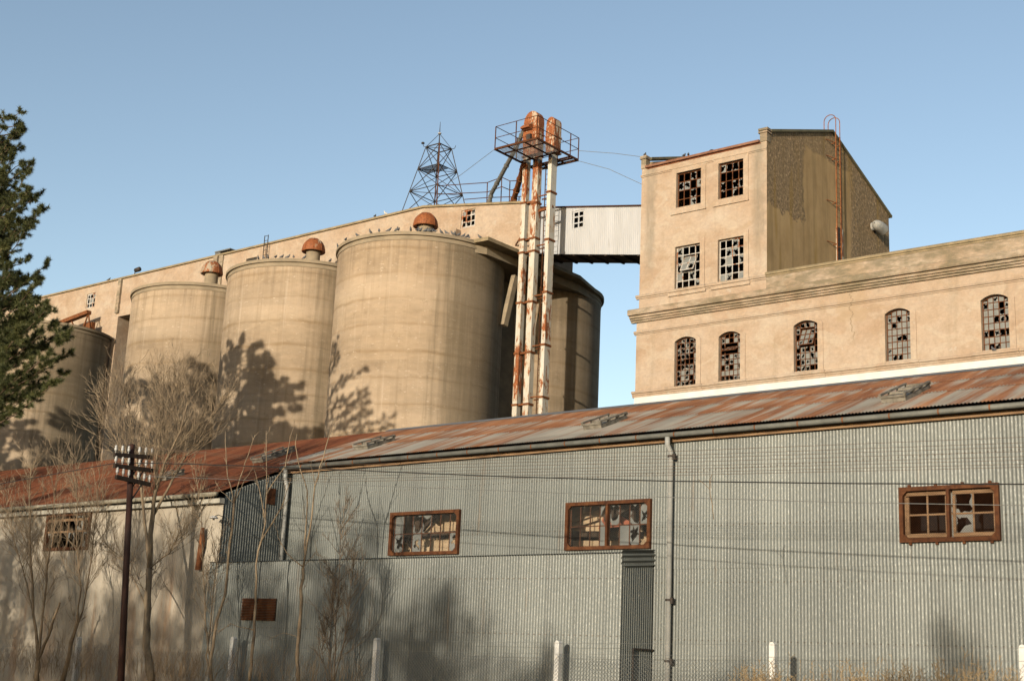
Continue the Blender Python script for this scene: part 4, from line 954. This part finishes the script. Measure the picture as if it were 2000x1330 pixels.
hatch(493, 905, 553, 884, ann, HT, AE, RIDGE, .5); hatch(306, 940, 345, 928, ann, HT, AE, RIDGE, .5)
for px, py in ((447,879),(520,870),(600,858)):
    pass

# lean-to against the front of the warehouse
LA, LB = Vector((CX-.32, ANX-.02, 0)), Vector((-17.52, 25.70, 0)); lu = (LB-LA).normalized(); lnrm = Vector((lu.y, -lu.x, 0)); LL = (LB-LA).length
zL, zR = Q(412,1098,Y=LA.y).z, Q(1214,1079,Y=LB.y).z
lean = thing('corrugated_lean_to', 'low grey corrugated lean-to along the foot of the warehouse wall', 'lean-to', (LA.x, LA.y, 0))
lh = [Q(480,1168,Y=24.82), Q(539,1212,Y=24.86)]
w = MB(); corr(w, LA, lu, (0,0,1), lnrm, LL, lambda u: [(0, zL+(zR-zL)*u/LL-.012)]); w.build('front_wall', GALV, lean, smooth=True)
w = MB(); wd_ = Vector((0,1,0)); dlen = WY-LB.y
corr(w, (LB.x,LB.y,0), (0,1,0), (0,0,1), (1,0,0), dlen-.02, lambda u: [(0, zR+.1*u)], .088, .024); w.build('end_wall', GALV, lean, smooth=True)
w = MB()
corr(w, (LB.x+.03,LB.y-.04,zR-.30), (0,0,1), (0,1,.10), (1,0,0), .36, lambda u: [(0, dlen+.03)], .12, .03, 8); w.build('end_flashing', GALV, lean, smooth=True)
rf = MB()
def rspan(u): return [(-.05, WY-(LA.y+lu.y*u)-.01)]
corr(rf, LA+Vector((0,0,zL+.004)), lu+Vector((0,0,(zR-zL)/LL)), (0,1,.10), (0,-.1,1), LL+.05, rspan, .078, .014); rf.build('roof', GALV, lean, smooth=True)
v = MB(); a, b = lh; yv = lambda x: LA.y+lu.y*(x-LA.x)/lu.x-.03
n_ = 14
for k in range(n_):
    z = b.z+(a.z-b.z)*(k+.1)/n_; h_ = (a.z-b.z)/n_*.8
    v.extrude([(a.x,yv(a.x),z),(a.x,yv(a.x)-.03,z),(a.x,yv(a.x)-.005,z+h_),(a.x,yv(a.x)+.01,z+h_)], (b.x-a.x,yv(b.x)-yv(a.x),0))
v.build('louvre_vent', RUSTF, lean, fixn=True)
v = MB(); q1, q2 = Q(1237,1266,X=LB.x+.06), Q(1276,1269,X=LB.x+.06); v.bar(q1, q2, .03); v.bar(q1, (q1.x,q1.y,0), .03); v.build('door_bar', IRON, lean)
wl = thing('wall_lamp', 'small white disc lamp on a bracket at the corner of the shed', 'lamp', Q(417.5,1010,Y=24.3)); q = Q(417.5,1011,Y=24.3)
b = MB(); b.lathe([(.01,q.z+.06),(.06,q.z+.05),(.125,q.z),(.12,q.z-.012)], q.x, q.y, 20); b.build('lamp_shade', PORC, wl, smooth=True)
b = MB(); b.lathe([(.03,q.z-.06),(.03,q.z)], q.x, q.y, 8); b.tube([(q.x,q.y,q.z+.04),(q.x,q.y+.15,q.z+.10),(q.x,ANX,q.z+.06)], .012, 5); b.build('bracket', IRON, wl)

# ================================================================== telegraph pole and lines
PY_ = 22.0; pb, pt = Q(236,1330,Y=PY_), Q(258,868,Y=PY_); pd = (pt-pb)/(pt.z-pb.z); base = pb-pd*pb.z
pole = thing('telegraph_pole', 'dark red brown telegraph pole with three arms of porcelain insulators', 'utility pole', base)
b = MB(); b.tube([base, base+pd*4, pt], [.095,.085,.075], 10); b.build('pole', POLEM, pole, smooth=True)
pole_x = lambda y: (Q(236+(258-236)*(1330-y)/462, y, Y=PY_))
INS = []
for (l, r_) in (((223,888),(298,893)), ((223,909),(298,919)), ((226,931),(293,946))):
    c_ = pole_x((l[1]+r_[1])/2); XP = c_.x+.11
    a, b_ = Q(*l, X=XP), Q(*r_, X=XP); m_ = MB(); m_.bar(a, b_, .09, .11); ao = m_.build('crossarm', CREO, pole)
    for k in range(6):
        t_ = (.03,.2,.36,.64,.81,.97)[k]; p_ = a.lerp(b_, t_)+Vector((0,0,.055)); INS.append(p_+Vector((0,0,.2)))
        i_ = MB(); i_.lathe([(.012,p_.z),(.012,p_.z+.05),(.040,p_.z+.06),(.042,p_.z+.125),(.030,p_.z+.14),(.030,p_.z+.155),(.038,p_.z+.168),(.027,p_.z+.20),(.005,p_.z+.21)], p_.x, p_.y, 12); i_.build('insulator', PORC, ao, smooth=True)
    s_ = MB(); s_.bar(a.lerp(b_, .75)+Vector((0,0,-.06)), (c_.x+.07,c_.y,c_.z-.6), .03); s_.build('arm_stay', IRON, ao)
def wq_(pts, Y): return [Q(x, y, Y=Y) for x, y in pts]
wire([Q(-40,952,Y=PY_), Q(0,945,Y=PY_), Q(110,925,Y=PY_), Q(226,904,Y=PY_), Q(300,904.5,Y=PY_), Q(430,908,Y=PY_), Q(560,912.5,Y=PY_), Q(800,923,Y=PY_), Q(1000,931,Y=PY_), Q(1310,939.5,Y=PY_), Q(1650,944,Y=PY_), Q(2010,945.5,Y=PY_), Q(2300,944,Y=PY_), (14,PY_,6.6)], .012, WIRE, 'power_cable', 'thick black cable slung from the telegraph pole across the warehouse', 'cable')
wire(wq_([(285,930),(430,935),(640,945),(900,955),(1310,971),(1650,981),(2010,987),(2300,991)], PY_)+[(14,PY_,6.2)], .0065, WIREG, 'telegraph_wire', 'grey wire running just below the thick black cable', 'wire')
lw = [(886,865),(888,876),(890,884),(893,893),(907,903),(912,910),(916,918),(919,924)]
for k, (y0, y1) in enumerate(lw):
    ya = 908+k*4.2; sag = 3
    p_ = [INS[(5,4,3,11,10,9,17,16)[k]], Q(640,ya+(k-4)*1.2,Y=PY_+.05*k), Q(1000,(ya+y1)/2+sag,Y=PY_+.05*k), Q(1350,ya*.4+y1*.6-2,Y=PY_+.05*k), Q(2010,y1-12,Y=PY_+.05*k), Q(2300,y1-24,Y=PY_+.05*k), (14,PY_+.05*k,6.5+.1*k)]
    wire(p_, .0042, WIREC, 'telegraph_wire', 'fine rust brown wire strung from the pole insulators', 'wire', 'fine wires above the black cable')
tw = MB(); tw.tube(wq_([(1391,926),(1386,938),(1387,965),(1391,985),(1394,1014)], PY_-.03), .008, 4); tw.tube(wq_([(1364,936),(1378,947),(1386,955)], PY_-.03), .005, 4); tw.tube(wq_([(1389,953),(1388,940),(1390,934)], PY_-.03), .005, 4)
tag(tw.build('hanging_twig', BARKD), 'dry forked twig caught on the black cable', 'twig')

# ================================================================== fence
fpx = [(-60,1241,23.3),(155,1243,23.75),(457,1243,24.3),(737,1245,24.70),(1091,1250,25.12),(1510,1253,25.45),(1998,1258,25.8),(2420,1262,26.05)]
FP = [Q(x, y, Y=Y) for x, y, Y in fpx]
FP += [FP[-1]+Vector((4.4*k, .25*k, 0)) for k in (1, 2, 3)]
fence = thing('chain_link_fence', 'chain link fence on whitewashed concrete posts before the warehouse', 'fence', (FP[3].x, FP[3].y, 0))
for q in FP:
    b = MB(); h_ = .062
    b.extrude([(q.x-h_,q.y-h_,0),(q.x+h_,q.y-h_,0),(q.x+h_,q.y-h_,q.z-.05),(q.x+h_*.6,q.y-h_,q.z-.012),(q.x,q.y-h_,q.z),(q.x-h_*.6,q.y-h_,q.z-.012),(q.x-h_,q.y-h_,q.z-.05)], (0,2*h_,0)); b.build('post', WHITEC, fence, fixn=True)
ms = MB()
for a, b in zip(FP, FP[1:]):
    for d in (.06, .30): ms.tube([(a.x,a.y-.075,a.z-d),(b.x,b.y-.075,b.z-d)], .003, 4, False)
    L_ = (b-a).length; H = a.z-.32; u = (b-a); u.z = 0; u.normalize(); n = int((L_+H)/.085)
    for k in range(n):
        for sg in (1, -1):
            s0, s1 = k*.085-H, k*.085
            if sg < 0: s0, s1 = s1, s0
            z0, z1 = 0, H
            def cl(sa, za, sb, zb):
                if sa > sb: sa, za, sb, zb = sb, zb, sa, za
                ta, tb = max(0, -sa/(sb-sa)), min(1, (L_-sa)/(sb-sa))
                return None if ta >= tb else (sa+(sb-sa)*ta, za+(zb-za)*ta, sa+(sb-sa)*tb, za+(zb-za)*tb)
            c_ = cl(s0, z0, s1, z1)
            if c_: ms.tube([(a.x+u.x*c_[0],a.y+u.y*c_[0]-.075,c_[1]),(a.x+u.x*c_[2],a.y+u.y*c_[2]-.075,c_[3])], .003, 3, False)
ms.build('wire_mesh', WIREG, fence)

# ================================================================== bare trees
def rv(r, s): return Vector((r.gauss(0,s), r.gauss(0,s), r.gauss(0,s)))
def shoot(mb, p, d, L, r0, lvl, r, upt=.25, nseg=5, kids=5):
    pts = [Vector(p)]; d = d.normalized(); dirs = []
    for i in range(nseg):
        d = (d+rv(r, .09)+Vector((0,0,upt*.35))).normalized(); dirs.append(d); pts.append(pts[-1]+d*L/nseg)
    mb.tube(pts, [r0*(1-.75*i/nseg) for i in range(nseg+1)], 4 if r0 > .008 else 3, False)
    if lvl <= 0: return
    for k in range(kids):
        t_ = r.uniform(.15, .97); i = min(nseg-1, int(t_*nseg)); q = pts[i].lerp(pts[i+1], t_*nseg-i)
        s_ = dirs[i].cross(rv(r, 1)).normalized(); a = r.uniform(.35, .85)
        shoot(mb, q, dirs[i]*math.cos(a)+s_*math.sin(a), L*r.uniform(.32,.62)*(1.1-.5*t_), r0*.66, lvl-1, r, upt, max(3, nseg-1), max(3, kids-2))
def limb(mb, tb, pxs, Y, r0, r1, r, dy=0, kids=12, L=1.0, lvl=2, bare=.25, rt_=.009):
    P = [Q(x, y, Y=Y+dy*i/max(1, len(pxs)-1)) for i, (x, y) in enumerate(pxs)]; fine = []
    for i, (a, b) in enumerate(zip(P, P[1:])):
        for k in range(3): fine.append(a.lerp(b, k/3)+rv(r, .012 if i+k else 0))
    fine.append(P[-1]); n = len(fine); mb.tube(fine, [.84*(r0+(r1-r0)*i/(n-1))*(1+.10*math.sin(i*2.3+r0*90)) for i in range(n)], 7)
    for k in range(int(kids*1.9) if lvl > 1 else kids):
        t_ = bare+(1-bare)*r.random()**.8; f_ = t_*(n-1); i = min(n-2, int(f_)); q = fine[i].lerp(fine[i+1], f_-i); d = (fine[i+1]-fine[i]).normalized()
        s_ = d.cross(rv(r, 1)).normalized(); a = r.uniform(.45, .95)
        shoot(tb, q, d*math.cos(a)+s_*math.sin(a)+Vector((0,0,.15)), L*r.uniform(.5,1.1)*(1.15-.6*t_)*(1.6 if lvl > 1 else 1), rt_, lvl, r, .42 if lvl > 1 else .25, 5, 5)
    return P
def bare_tree(label, Y, stems, seed, mat=BARKD, tmat=BARK, group='bare winter trees along the shed'):
    r = random.Random(seed); q = Q(*stems[0]['px'][0], Y=Y)
    t = thing('bare_tree', label, 'tree', (q.x, Y, 0), group); tb = MB(); cb = MB()
    tb.tube([(q.x+.01,Y,0), (q.x,Y,.5), q], [stems[0]['r'][0]*1.3, stems[0]['r'][0]*1.1, stems[0]['r'][0]], 8)
    for s_ in stems:
        k = dict(s_); px = k.pop('px'); r0, r1 = k.pop('r'); limb(tb, cb, px, Y, r0, r1, r, **k)
    tb.build('trunk', mat, t, smooth=True); cb.build('twigs', tmat, t); return t
bare_tree('bushy bare tree forking low at the left edge of the white wall', 23.0, [
    dict(px=[(72,1330),(74,1290)], r=(.10,.085), kids=0), dict(px=[(74,1290),(66,1200),(61,1100),(58,1010),(60,900)], r=(.06,.012), kids=26, L=1.1, dy=-.3),
    dict(px=[(74,1290),(84,1200),(92,1110),(103,1020),(116,890)], r=(.05,.01), kids=24, L=1.1, dy=.3), dict(px=[(74,1290),(95,1240),(108,1200),(117,1176)], r=(.05,.035), kids=3, L=.7),
    dict(px=[(66,1200),(45,1110),(22,1040),(8,960)], r=(.025,.006), kids=18, L=1.0, dy=-.6)], 11)
bare_tree('slender bare tree with dark leaning stems left of the pole', 23.2, [
    dict(px=[(122,1330),(140,1255),(152,1200)], r=(.085,.05), kids=4, L=.7), dict(px=[(152,1200),(158,1150),(150,1080),(152,1000),(146,880)], r=(.03,.008), kids=26, L=1.1, dy=.3),
    dict(px=[(140,1255),(162,1190),(178,1090),(190,1000),(196,890)], r=(.03,.007), kids=24, L=1.1, dy=-.4)], 12)
bare_tree('tallest bare tree with a wide pale twiggy crown right of the pole', 23.0, [
    dict(px=[(296,1330),(286,1262),(287,1190),(292,1110)], r=(.13,.10), kids=5, L=1.2, bare=.5), dict(px=[(292,1110),(298,1010),(304,960),(322,905),(352,840),(372,760)], r=(.09,.012), kids=30, L=1.5, dy=-.4, lvl=2),
    dict(px=[(292,1110),(282,1020),(276,950),(262,880),(252,800),(246,760)], r=(.06,.01), kids=30, L=1.4, dy=.4), dict(px=[(298,1010),(330,950),(358,900),(392,850),(425,790)], r=(.05,.01), kids=26, L=1.35, dy=.3),
    dict(px=[(304,960),(308,890),(316,830),(318,748)], r=(.05,.01), kids=28, L=1.3, dy=-.2), dict(px=[(276,950),(240,890),(212,830),(206,780)], r=(.035,.008), kids=24, L=1.2, dy=-.3), dict(px=[(352,840),(340,790),(345,735)], r=(.03,.006), kids=18, L=1.0),
    dict(px=[(287,1190),(262,1130),(240,1090),(205,1062)], r=(.03,.006), kids=14, L=1.0, dy=.4), dict(px=[(292,1110),(330,1080),(350,1040)], r=(.03,.006), kids=12, L=1.0, dy=-.5)], 13, BARK)
bare_tree('clump of tan saplings at the shed corner with forked pruned heads', 23.4, [
    dict(px=[(414,1330),(411,1290),(424,1210),(439,1160),(450,1061),(457,983)], r=(.055,.035), kids=5, L=.6, lvl=1), dict(px=[(457,983),(445,930),(441,880),(440,842)], r=(.02,.009), kids=2, L=.4, lvl=0),
    dict(px=[(457,983),(470,930),(485,888),(498,849)], r=(.02,.009), kids=2, L=.4, lvl=0), dict(px=[(457,983),(478,935),(495,912)], r=(.014,.006), kids=1, L=.3, lvl=0), dict(px=[(457,983),(432,960),(420,938)], r=(.012,.005), kids=1, L=.3, lvl=0),
    dict(px=[(411,1290),(402,1220),(398,1120),(392,1000),(383,930)], r=(.03,.008), kids=14, L=.8, dy=-.3), dict(px=[(414,1330),(404,1280),(416,1160),(428,1060)], r=(.035,.01), kids=9, L=.7, dy=.2)], 14, BARK)
bare_tree('tan sapling in front of the square rusty louvre', 23.5, [
    dict(px=[(487,1330),(493,1285),(497,1213),(501,1160),(504,1076),(519,1019),(520,967),(520,841)], r=(.055,.010), kids=6, L=.5, lvl=1), dict(px=[(508,1060),(545,1000),(558,968),(565,940)], r=(.03,.008), kids=3, L=.4, lvl=1),
    dict(px=[(520,967),(556,910),(566,870),(576,818)], r=(.024,.008), kids=2, L=.4, lvl=0), dict(px=[(517,1010),(505,950),(496,916)], r=(.018,.006), kids=2, L=.3, lvl=0), dict(px=[(497,1230),(450,1220),(420,1240)], r=(.018,.006), kids=4, L=.5, lvl=1)], 15, BARK)
bare_tree('tan sapling with two tall upright whips before the warehouse wall', 23.6, [
    dict(px=[(583,1330),(580,1291),(584,1246),(588,1170),(592,1109)], r=(.06,.048), kids=3, L=.5, lvl=1), dict(px=[(592,1109),(597,1040),(600,960),(582,900),(577,872),(580,848)], r=(.03,.008), kids=2, L=.4, lvl=0),
    dict(px=[(592,1109),(606,1030),(615,950),(630,895),(650,830),(657,815)], r=(.034,.007), kids=2, L=.4, lvl=0), dict(px=[(615,950),(625,918),(641,890)], r=(.012,.005), kids=1, L=.3, lvl=0), dict(px=[(615,950),(608,915),(606,894)], r=(.012,.004), kids=0),
    dict(px=[(590,1105),(560,1080),(543,1050),(535,1015)], r=(.02,.006), kids=2, L=.3, lvl=0), dict(px=[(592,1109),(618,1075),(632,1125),(660,1118)], r=(.012,.004), kids=2, L=.3, lvl=0), dict(px=[(584,1246),(555,1235),(530,1245)], r=(.012,.005), kids=2, L=.3, lvl=0)], 16, BARK)
bare_tree('thin many stemmed shrub fanning up right of the tall whips', 23.9, [
    dict(px=[(652,1330),(655,1270),(660,1180),(665,1060),(672,985)], r=(.022,.005), kids=17, L=.8, bare=.1, dy=.3), dict(px=[(648,1330),(642,1250),(648,1180),(652,1120)], r=(.018,.005), kids=18, L=.6, bare=.1),
    dict(px=[(652,1330),(672,1250),(684,1170),(690,1090)], r=(.02,.005), kids=15, L=.75, bare=.1, dy=-.3), dict(px=[(640,1330),(628,1270),(640,1215)], r=(.015,.004), kids=10, L=.5, bare=.1)], 17, m_bark('reddish_twig_bark', (.12,.09,.065), (.24,.175,.12), .58), m_bark('reddish_fine_twigs', (.12,.09,.062), (.23,.17,.115), .58))
# undergrowth at the foot of the wall and dry weeds by the fence: too many stalks to count
r = random.Random(21); b = MB()
for k in range(420):
    px = r.choice((r.uniform(-20,420), r.uniform(-20,420), r.uniform(300,720))); Y = r.uniform(22.6, 24.0); q = Q(px, 1330, Y=Y); hgt = 1.35+abs(r.gauss(0, .45))*(1 if px < 480 else .7); d = Vector((r.gauss(0,.35), r.gauss(0,.2), 1.3))
    shoot(b, (q.x,Y,1.1+r.uniform(-.2,.2)), d, hgt*.42, .0055, 1, r, .1, 4, 4)
tag(b.build('undergrowth', m_bark('brush_twigs', (.10,.07,.045), (.24,.17,.10))), 'tangle of thin leafless brush below the bare trees', 'undergrowth', None, 'stuff')
b = MB()
for k in range(620):
    px = r.choice((r.gauss(1490,28), r.gauss(1690,35), r.gauss(1770,35), r.gauss(1945,35), r.uniform(1440,2050), r.gauss(1860,25))); Y = r.uniform(23.6, 25.2); q = Q(px, 1300, Y=Y)
    top_ = 1.66+abs(r.gauss(0,.24)); p_ = Vector((q.x,Y,.6)); ln_ = r.gauss(0,.12); P = [p_, p_+Vector((ln_*.3,0,(top_-.6)*.5)), Vector((q.x+ln_,Y,top_))]
    b.tube(P, [.005,.004,.0025], 3, False)
    for j in range(7):
        t_ = P[1].lerp(P[2], r.uniform(.35,1)); b.tube([t_, t_+Vector((r.gauss(0,.05), r.gauss(0,.04), r.uniform(.02,.09)))], [.0035,.0055], 3, False)
tag(b.build('dry_weeds', WEED), 'tall dry straw coloured weeds along the fence at the right', 'weeds', None, 'stuff')

# ================================================================== pines
def tuft(mb, p, d, r, n=40, L=.20, w=.010):
    for k in range(n):
        v = (d*.55+rv(r, .62)).normalized(); s_ = v.cross(rv(r, 1)).normalized()*w; l_ = L*r.uniform(.7,1.25); q = p+d*r.uniform(-.06,.05)
        mb.face([q-s_, q+s_, q+v*l_])
def pine_branch(tb, nb, a, e, r, dens=11, n=44, L=.20, w=.010, r0=.06):
    d = e-a; Ln = d.length; pts = [a]
    for i in range(1, 7): t_ = i/6; pts.append(a+d*t_+Vector((0,0,-.06*Ln*math.sin(math.pi*t_)+.10*Ln*t_*t_-.10*Ln*t_))+rv(r, .03))
    tb.tube(pts, [r0*(1-.8*i/6) for i in range(7)], 5, False)
    for k in range(int(dens*Ln)):
        t_ = 1-(r.random()**1.3)*.72; f_ = t_*6; i = min(5, int(f_)); q = pts[i].lerp(pts[i+1], f_-i); dd = (pts[i+1]-pts[i]).normalized()
        s_ = (dd*.8+rv(r, .5)+Vector((0,0,.22))).normalized(); sl = r.uniform(.2,.62)*(1.2-.6*t_); e2 = q+s_*sl
        tb.tube([q, e2], [.010,.005], 3, False)
        for j in range(3): tuft(nb, q.lerp(e2, .45+.27*j), s_, r, n, L, w)
    tuft(nb, pts[-1], (pts[-1]-pts[-2]).normalized(), r, n*2, L, w)
r = random.Random(5)
PYN = 33.0; tx = Q(-55,500,Y=PYN).x
pine = thing('pine_tree', 'tall dark green pine at the left edge in front of the silos', 'tree', (tx, PYN, 0), 'pine trees between sheds and silos')
tb = MB(); nb = MB(); TT = 28.6; tcx = lambda z: Vector((tx+.12*math.sin(z*.4), PYN+.1*math.cos(z*.3), z))
tb.tube([tcx(z) for z in (0,5,10,14,18,22,25,TT)], [.36,.31,.26,.22,.17,.12,.08,.03], 10)
tips = [(18,232,.3),(38,248,-.3),(42,285,.5),(30,262,.2),(62,318,0),(52,340,-.5),(80,378,.4),(84,408,-.3),(62,430,.2),(50,452,-.4),(32,470,.3),(12,490,0),(8,300,.6),(10,380,.8),(20,420,-.7),(5,340,-.6),(30,360,.2),(8,250,0),(25,305,-.4),(45,390,.5),(15,450,.4),
        (92,518,.2),(78,545,-.4),(60,565,.5),(40,535,.2),(20,520,-.5),(108,607,.4),(95,600,-.5),(122,640,0),(136,688,.3),(132,655,-.3),(128,728,.4),(110,745,-.4),(80,758,.3),(50,772,-.3),(20,782,.2),(70,620,.6),(45,640,-.6),(85,680,.5),(60,700,-.5),(30,690,.7),(100,710,.1),(15,600,.4),(10,650,-.6),(30,740,.5),(75,650,0),(50,600,-.3),(8,715,0)]
tips += [(x-18-abs(dy)*10, y+r.uniform(-14,6), -dy+r.uniform(-.4,.4)) for x, y, dy in tips[::2]]
for x, y, dy in tips:
    e = Q(x, y, Y=PYN+dy*3.2); z0 = e.z-r.uniform(.1,1.3)-(.05*(e.x-tx)); z0 = min(TT-.4, z0); pine_branch(tb, nb, tcx(z0), e, r, 4.6 if y > 495 else 5.6)
for k in range(26):
    z = 17+11*(k/26); a = r.uniform(.75, 2*math.pi-1.0)+.0; L_ = (TT-z)*.22+1.2
    if 4.6 < a < 6.4: a -= 1.9
    if 18.2 < z < 22.5 and math.cos(a)-.6*math.sin(a) > -.2: continue
    e = tcx(z)+Vector((math.cos(a)*L_, math.sin(a)*L_, .35*L_)); pine_branch(tb, nb, tcx(z), e, r, 4.5, 24, .22, .022)
tb.build('trunk', PBARK, pine); nb.build('crown', NEED, pine)
# the rest of the pine row, out of frame to the left; it throws the shadows on the silos
r = random.Random(9); p2 = thing('pine_tree', 'pine tree standing in the row beside the tall pine at the left', 'tree', (-70, 33.5, 0), 'pine trees between sheds and silos'); tb = MB(); nb = MB()
tb.tube([(-70,33.5,z) for z in (0,8,16,22,28.5)], [.36,.3,.2,.12,.03], 8)
for k in range(120):
    z = 12+16.6*(k/120)**.8; a = r.uniform(0, 2*math.pi); L_ = (4.0*math.sqrt(max(0, 1-((z-20)/9.4)**2))+.3)*r.uniform(.65,1.05); pine_branch(tb, nb, Vector((-70,33.5,z)), Vector((-70+math.cos(a)*L_, 33.5+math.sin(a)*L_, z+.25*L_)), r, 4.8, 22, .34, .05)
tb.build('trunk', PBARK, p2); nb.build('crown', NEED, p2)
for x, y, rz, sc in ((-75.5,33,1.1,1.0), (-80.5,34,2.3,.94), (-85.5,33,3.5,.98), (-91,33.5,.5,.95), (-96.5,33,2.0,.97), (-102,34,4.0,.9), (-108,33,3.0,.86), (-114,34,1.4,.84), (-67.6,36,5.0,.88)): dup(p2, (x, y, 0), rz, 'pine tree standing in the row beside the tall pine at the left', (sc, sc, sc))

# trees behind the photographer, whose shadows lie on the sheds
r = random.Random(33); lt = thing('broadleaf_tree', 'leafy tree across the track whose shadow falls on the sheds', 'tree', (-24, -18, 0), 'trees across the track'); tb = MB(); nb = MB()
tb.tube([(-24,-18,0),(-24.1,-18,3),(-23.9,-18.1,6),(-24,-18,9.5)], [.3,.24,.15,.05], 8)
for k in range(40):
    z = 3.2+8.2*k/40; a = r.uniform(0, 6.283); L_ = 2.6*math.sin(math.pi*min(1, (z-1.5)/10.6))*r.uniform(.6,1.1)+.3; e = Vector((-24+math.cos(a)*L_, -18+math.sin(a)*L_, z+.8))
    tb.tube([(-24,-18,z), e], [.05,.015], 4, False)
    for j in range(75):
        q = Vector((-24,-18,z)).lerp(e, r.uniform(.35,1.1))+rv(r, .38); u_ = rv(r, 1).normalized(); v_ = u_.cross(rv(r, 1)).normalized(); s_ = r.uniform(.07,.15)
        nb.face([q-u_*s_, q+v_*s_*.6, q+u_*s_, q-v_*s_*.6])
tb.build('trunk', PBARK, lt); nb.build('crown', LEAFM, lt)
for x, y, rz, sc in ((-31,-18,1.0,(1.1,1.1,1.03)), (-36,-20,1.7,(1,1,1.0)), (-27,-20,2.2,(.9,.9,.86)), (-16.8,-18,2.0,(.5,.5,1.04)), (-15.2,-19,3.0,(.95,.95,.93)), (-12.4,-18,4.2,(.75,.75,.86)), (-9.6,-18,1.2,(.5,.5,.75)), (-5.2,-18,2.6,(.3,.3,.74)), (-.2,-18,5.1,(.36,.36,.83)), (-43,7,.4,(1.2,1.2,1.05)), (-49,10,2.4,(1.2,1.2,1.1)), (-33.5,-17,2.9,(.9,.9,.95)), (-29,-17,.9,(.8,.8,.9)), (-24.5,-19,3.9,(.9,.9,.82)), (-21,-18,5.2,(.8,.8,.88)), (-18.3,-17,.3,(.7,.7,.84)), (-13.6,-17,.8,(1.0,1.0,.80)), (-37,9,1.2,(.7,.7,.82)), (-28,-16,3.2,(.7,.7,.93)), (-22.6,-16,1.5,(.6,.6,.99)), (-19.6,-16.5,2.7,(.55,.55,1.0)), (-46,3,3.1,(1.0,1.0,1.0))):
    dup(lt, (x, y, 0), rz, 'leafy tree across the track whose shadow falls on the sheds', sc)

# ================================================================== pigeons
def bird_mesh(scale=1):
    b = MB(); s_ = 1.25*scale
    b.tube([(0,-.20*s_,.05*s_),(0,-.11*s_,.075*s_),(0,-.05*s_,.095*s_),(0,.01*s_,.115*s_),(0,.06*s_,.145*s_),(0,.085*s_,.185*s_),(0,.10*s_,.215*s_),(0,.118*s_,.228*s_),(0,.14*s_,.224*s_),(0,.16*s_,.217*s_)], [k*s_ for k in (.022,.036,.056,.066,.056,.036,.031,.031,.018,.004)], 8)
    for x in (-.025, .025): b.tube([(x*s_,.015*s_,0),(x*s_,.01*s_,.07*s_)], .006*s_, 3)
    return b
bp = bird_mesh().build('pigeon', PIG, None, True); bp2 = bird_mesh(1.1).build('pigeon', PIGW, None, True); first = [True, True]
def bird(p, lab, grp, white=False, r=random.Random(3)):
    k = 1 if white else 0; src = (bp, bp2)[k]
    if first[k]: o = src; first[k] = False
    else: o = src.copy(); COL.objects.link(o)
    o.location = p; o.rotation_euler = (r.uniform(-.1,.25), 0, r.uniform(0, 6.28)); tag(o, lab, 'pigeon', grp)
    if not grp and 'group' in o: del o['group']
def rim_point(px, cx, cy, rad):
    best = None
    for i in range(0, 1440):
        t_ = math.pi+math.pi*i/1440*1.25; p_ = Vector((cx+rad*math.cos(t_), cy+rad*math.sin(t_), ST+.005)); q = PR(p_)
        if best is None or abs(q[0]-px) < best[0]: best = (abs(q[0]-px), p_)
    return best[1]
for px in (660,664,675,683,697,706,723,740,760,774,778,802,815,818,821,832,836,840,846,850,861,871,884,889,896,905,912,916): bird(rim_point(px, SX[0], SY, SR+.08), 'grey pigeon among those lining the rim of the biggest silo', 'pigeons on the biggest silo')
for px in (478,504,514,523,538,551,562,573,594,645): bird(rim_point(px, SX[1], SY, SR+.08), 'grey pigeon among those lining the rim of the middle silo', 'pigeons on the middle silo')
bird((Q(733,415,Y=GY).x, GY, GZ+.14), 'dark pigeon on the gallery roof edge beside the white pigeon', None)
bird((Q(753,415,Y=GY).x, GY, GZ+.14), 'white pigeon standing alone on the gallery roof edge', None, True)
bird((Q(213,550,Y=GY).x, GY, GZ+.14), 'dark pigeon alone on the far lower end of the gallery roof', None)
q = Q(1336,303,Y=MY-.1); bird((q.x, MY-.08, 34.07), 'lower pigeon of the pair on the tower roof edge', None)
q = Q(1344,301,Y=MY-.1); bird((q.x, MY-.08, 34.07), 'upper pigeon of the pair on the tower roof edge', None)
bird((T0+.14, MY+.1, 34.84), 'pigeon on top of the left corner pier of the tower', None)
bird((Q(937,462,Y=67.7).x, 67.75, ST+.065), 'pale grey pigeon on the slab corner beside the elevator legs', None)
q = Q(1940,682,Y=MY); bird((q.x, MY-.02, 19.2), 'black and white pigeon resting on the sill of the last arched window', None)
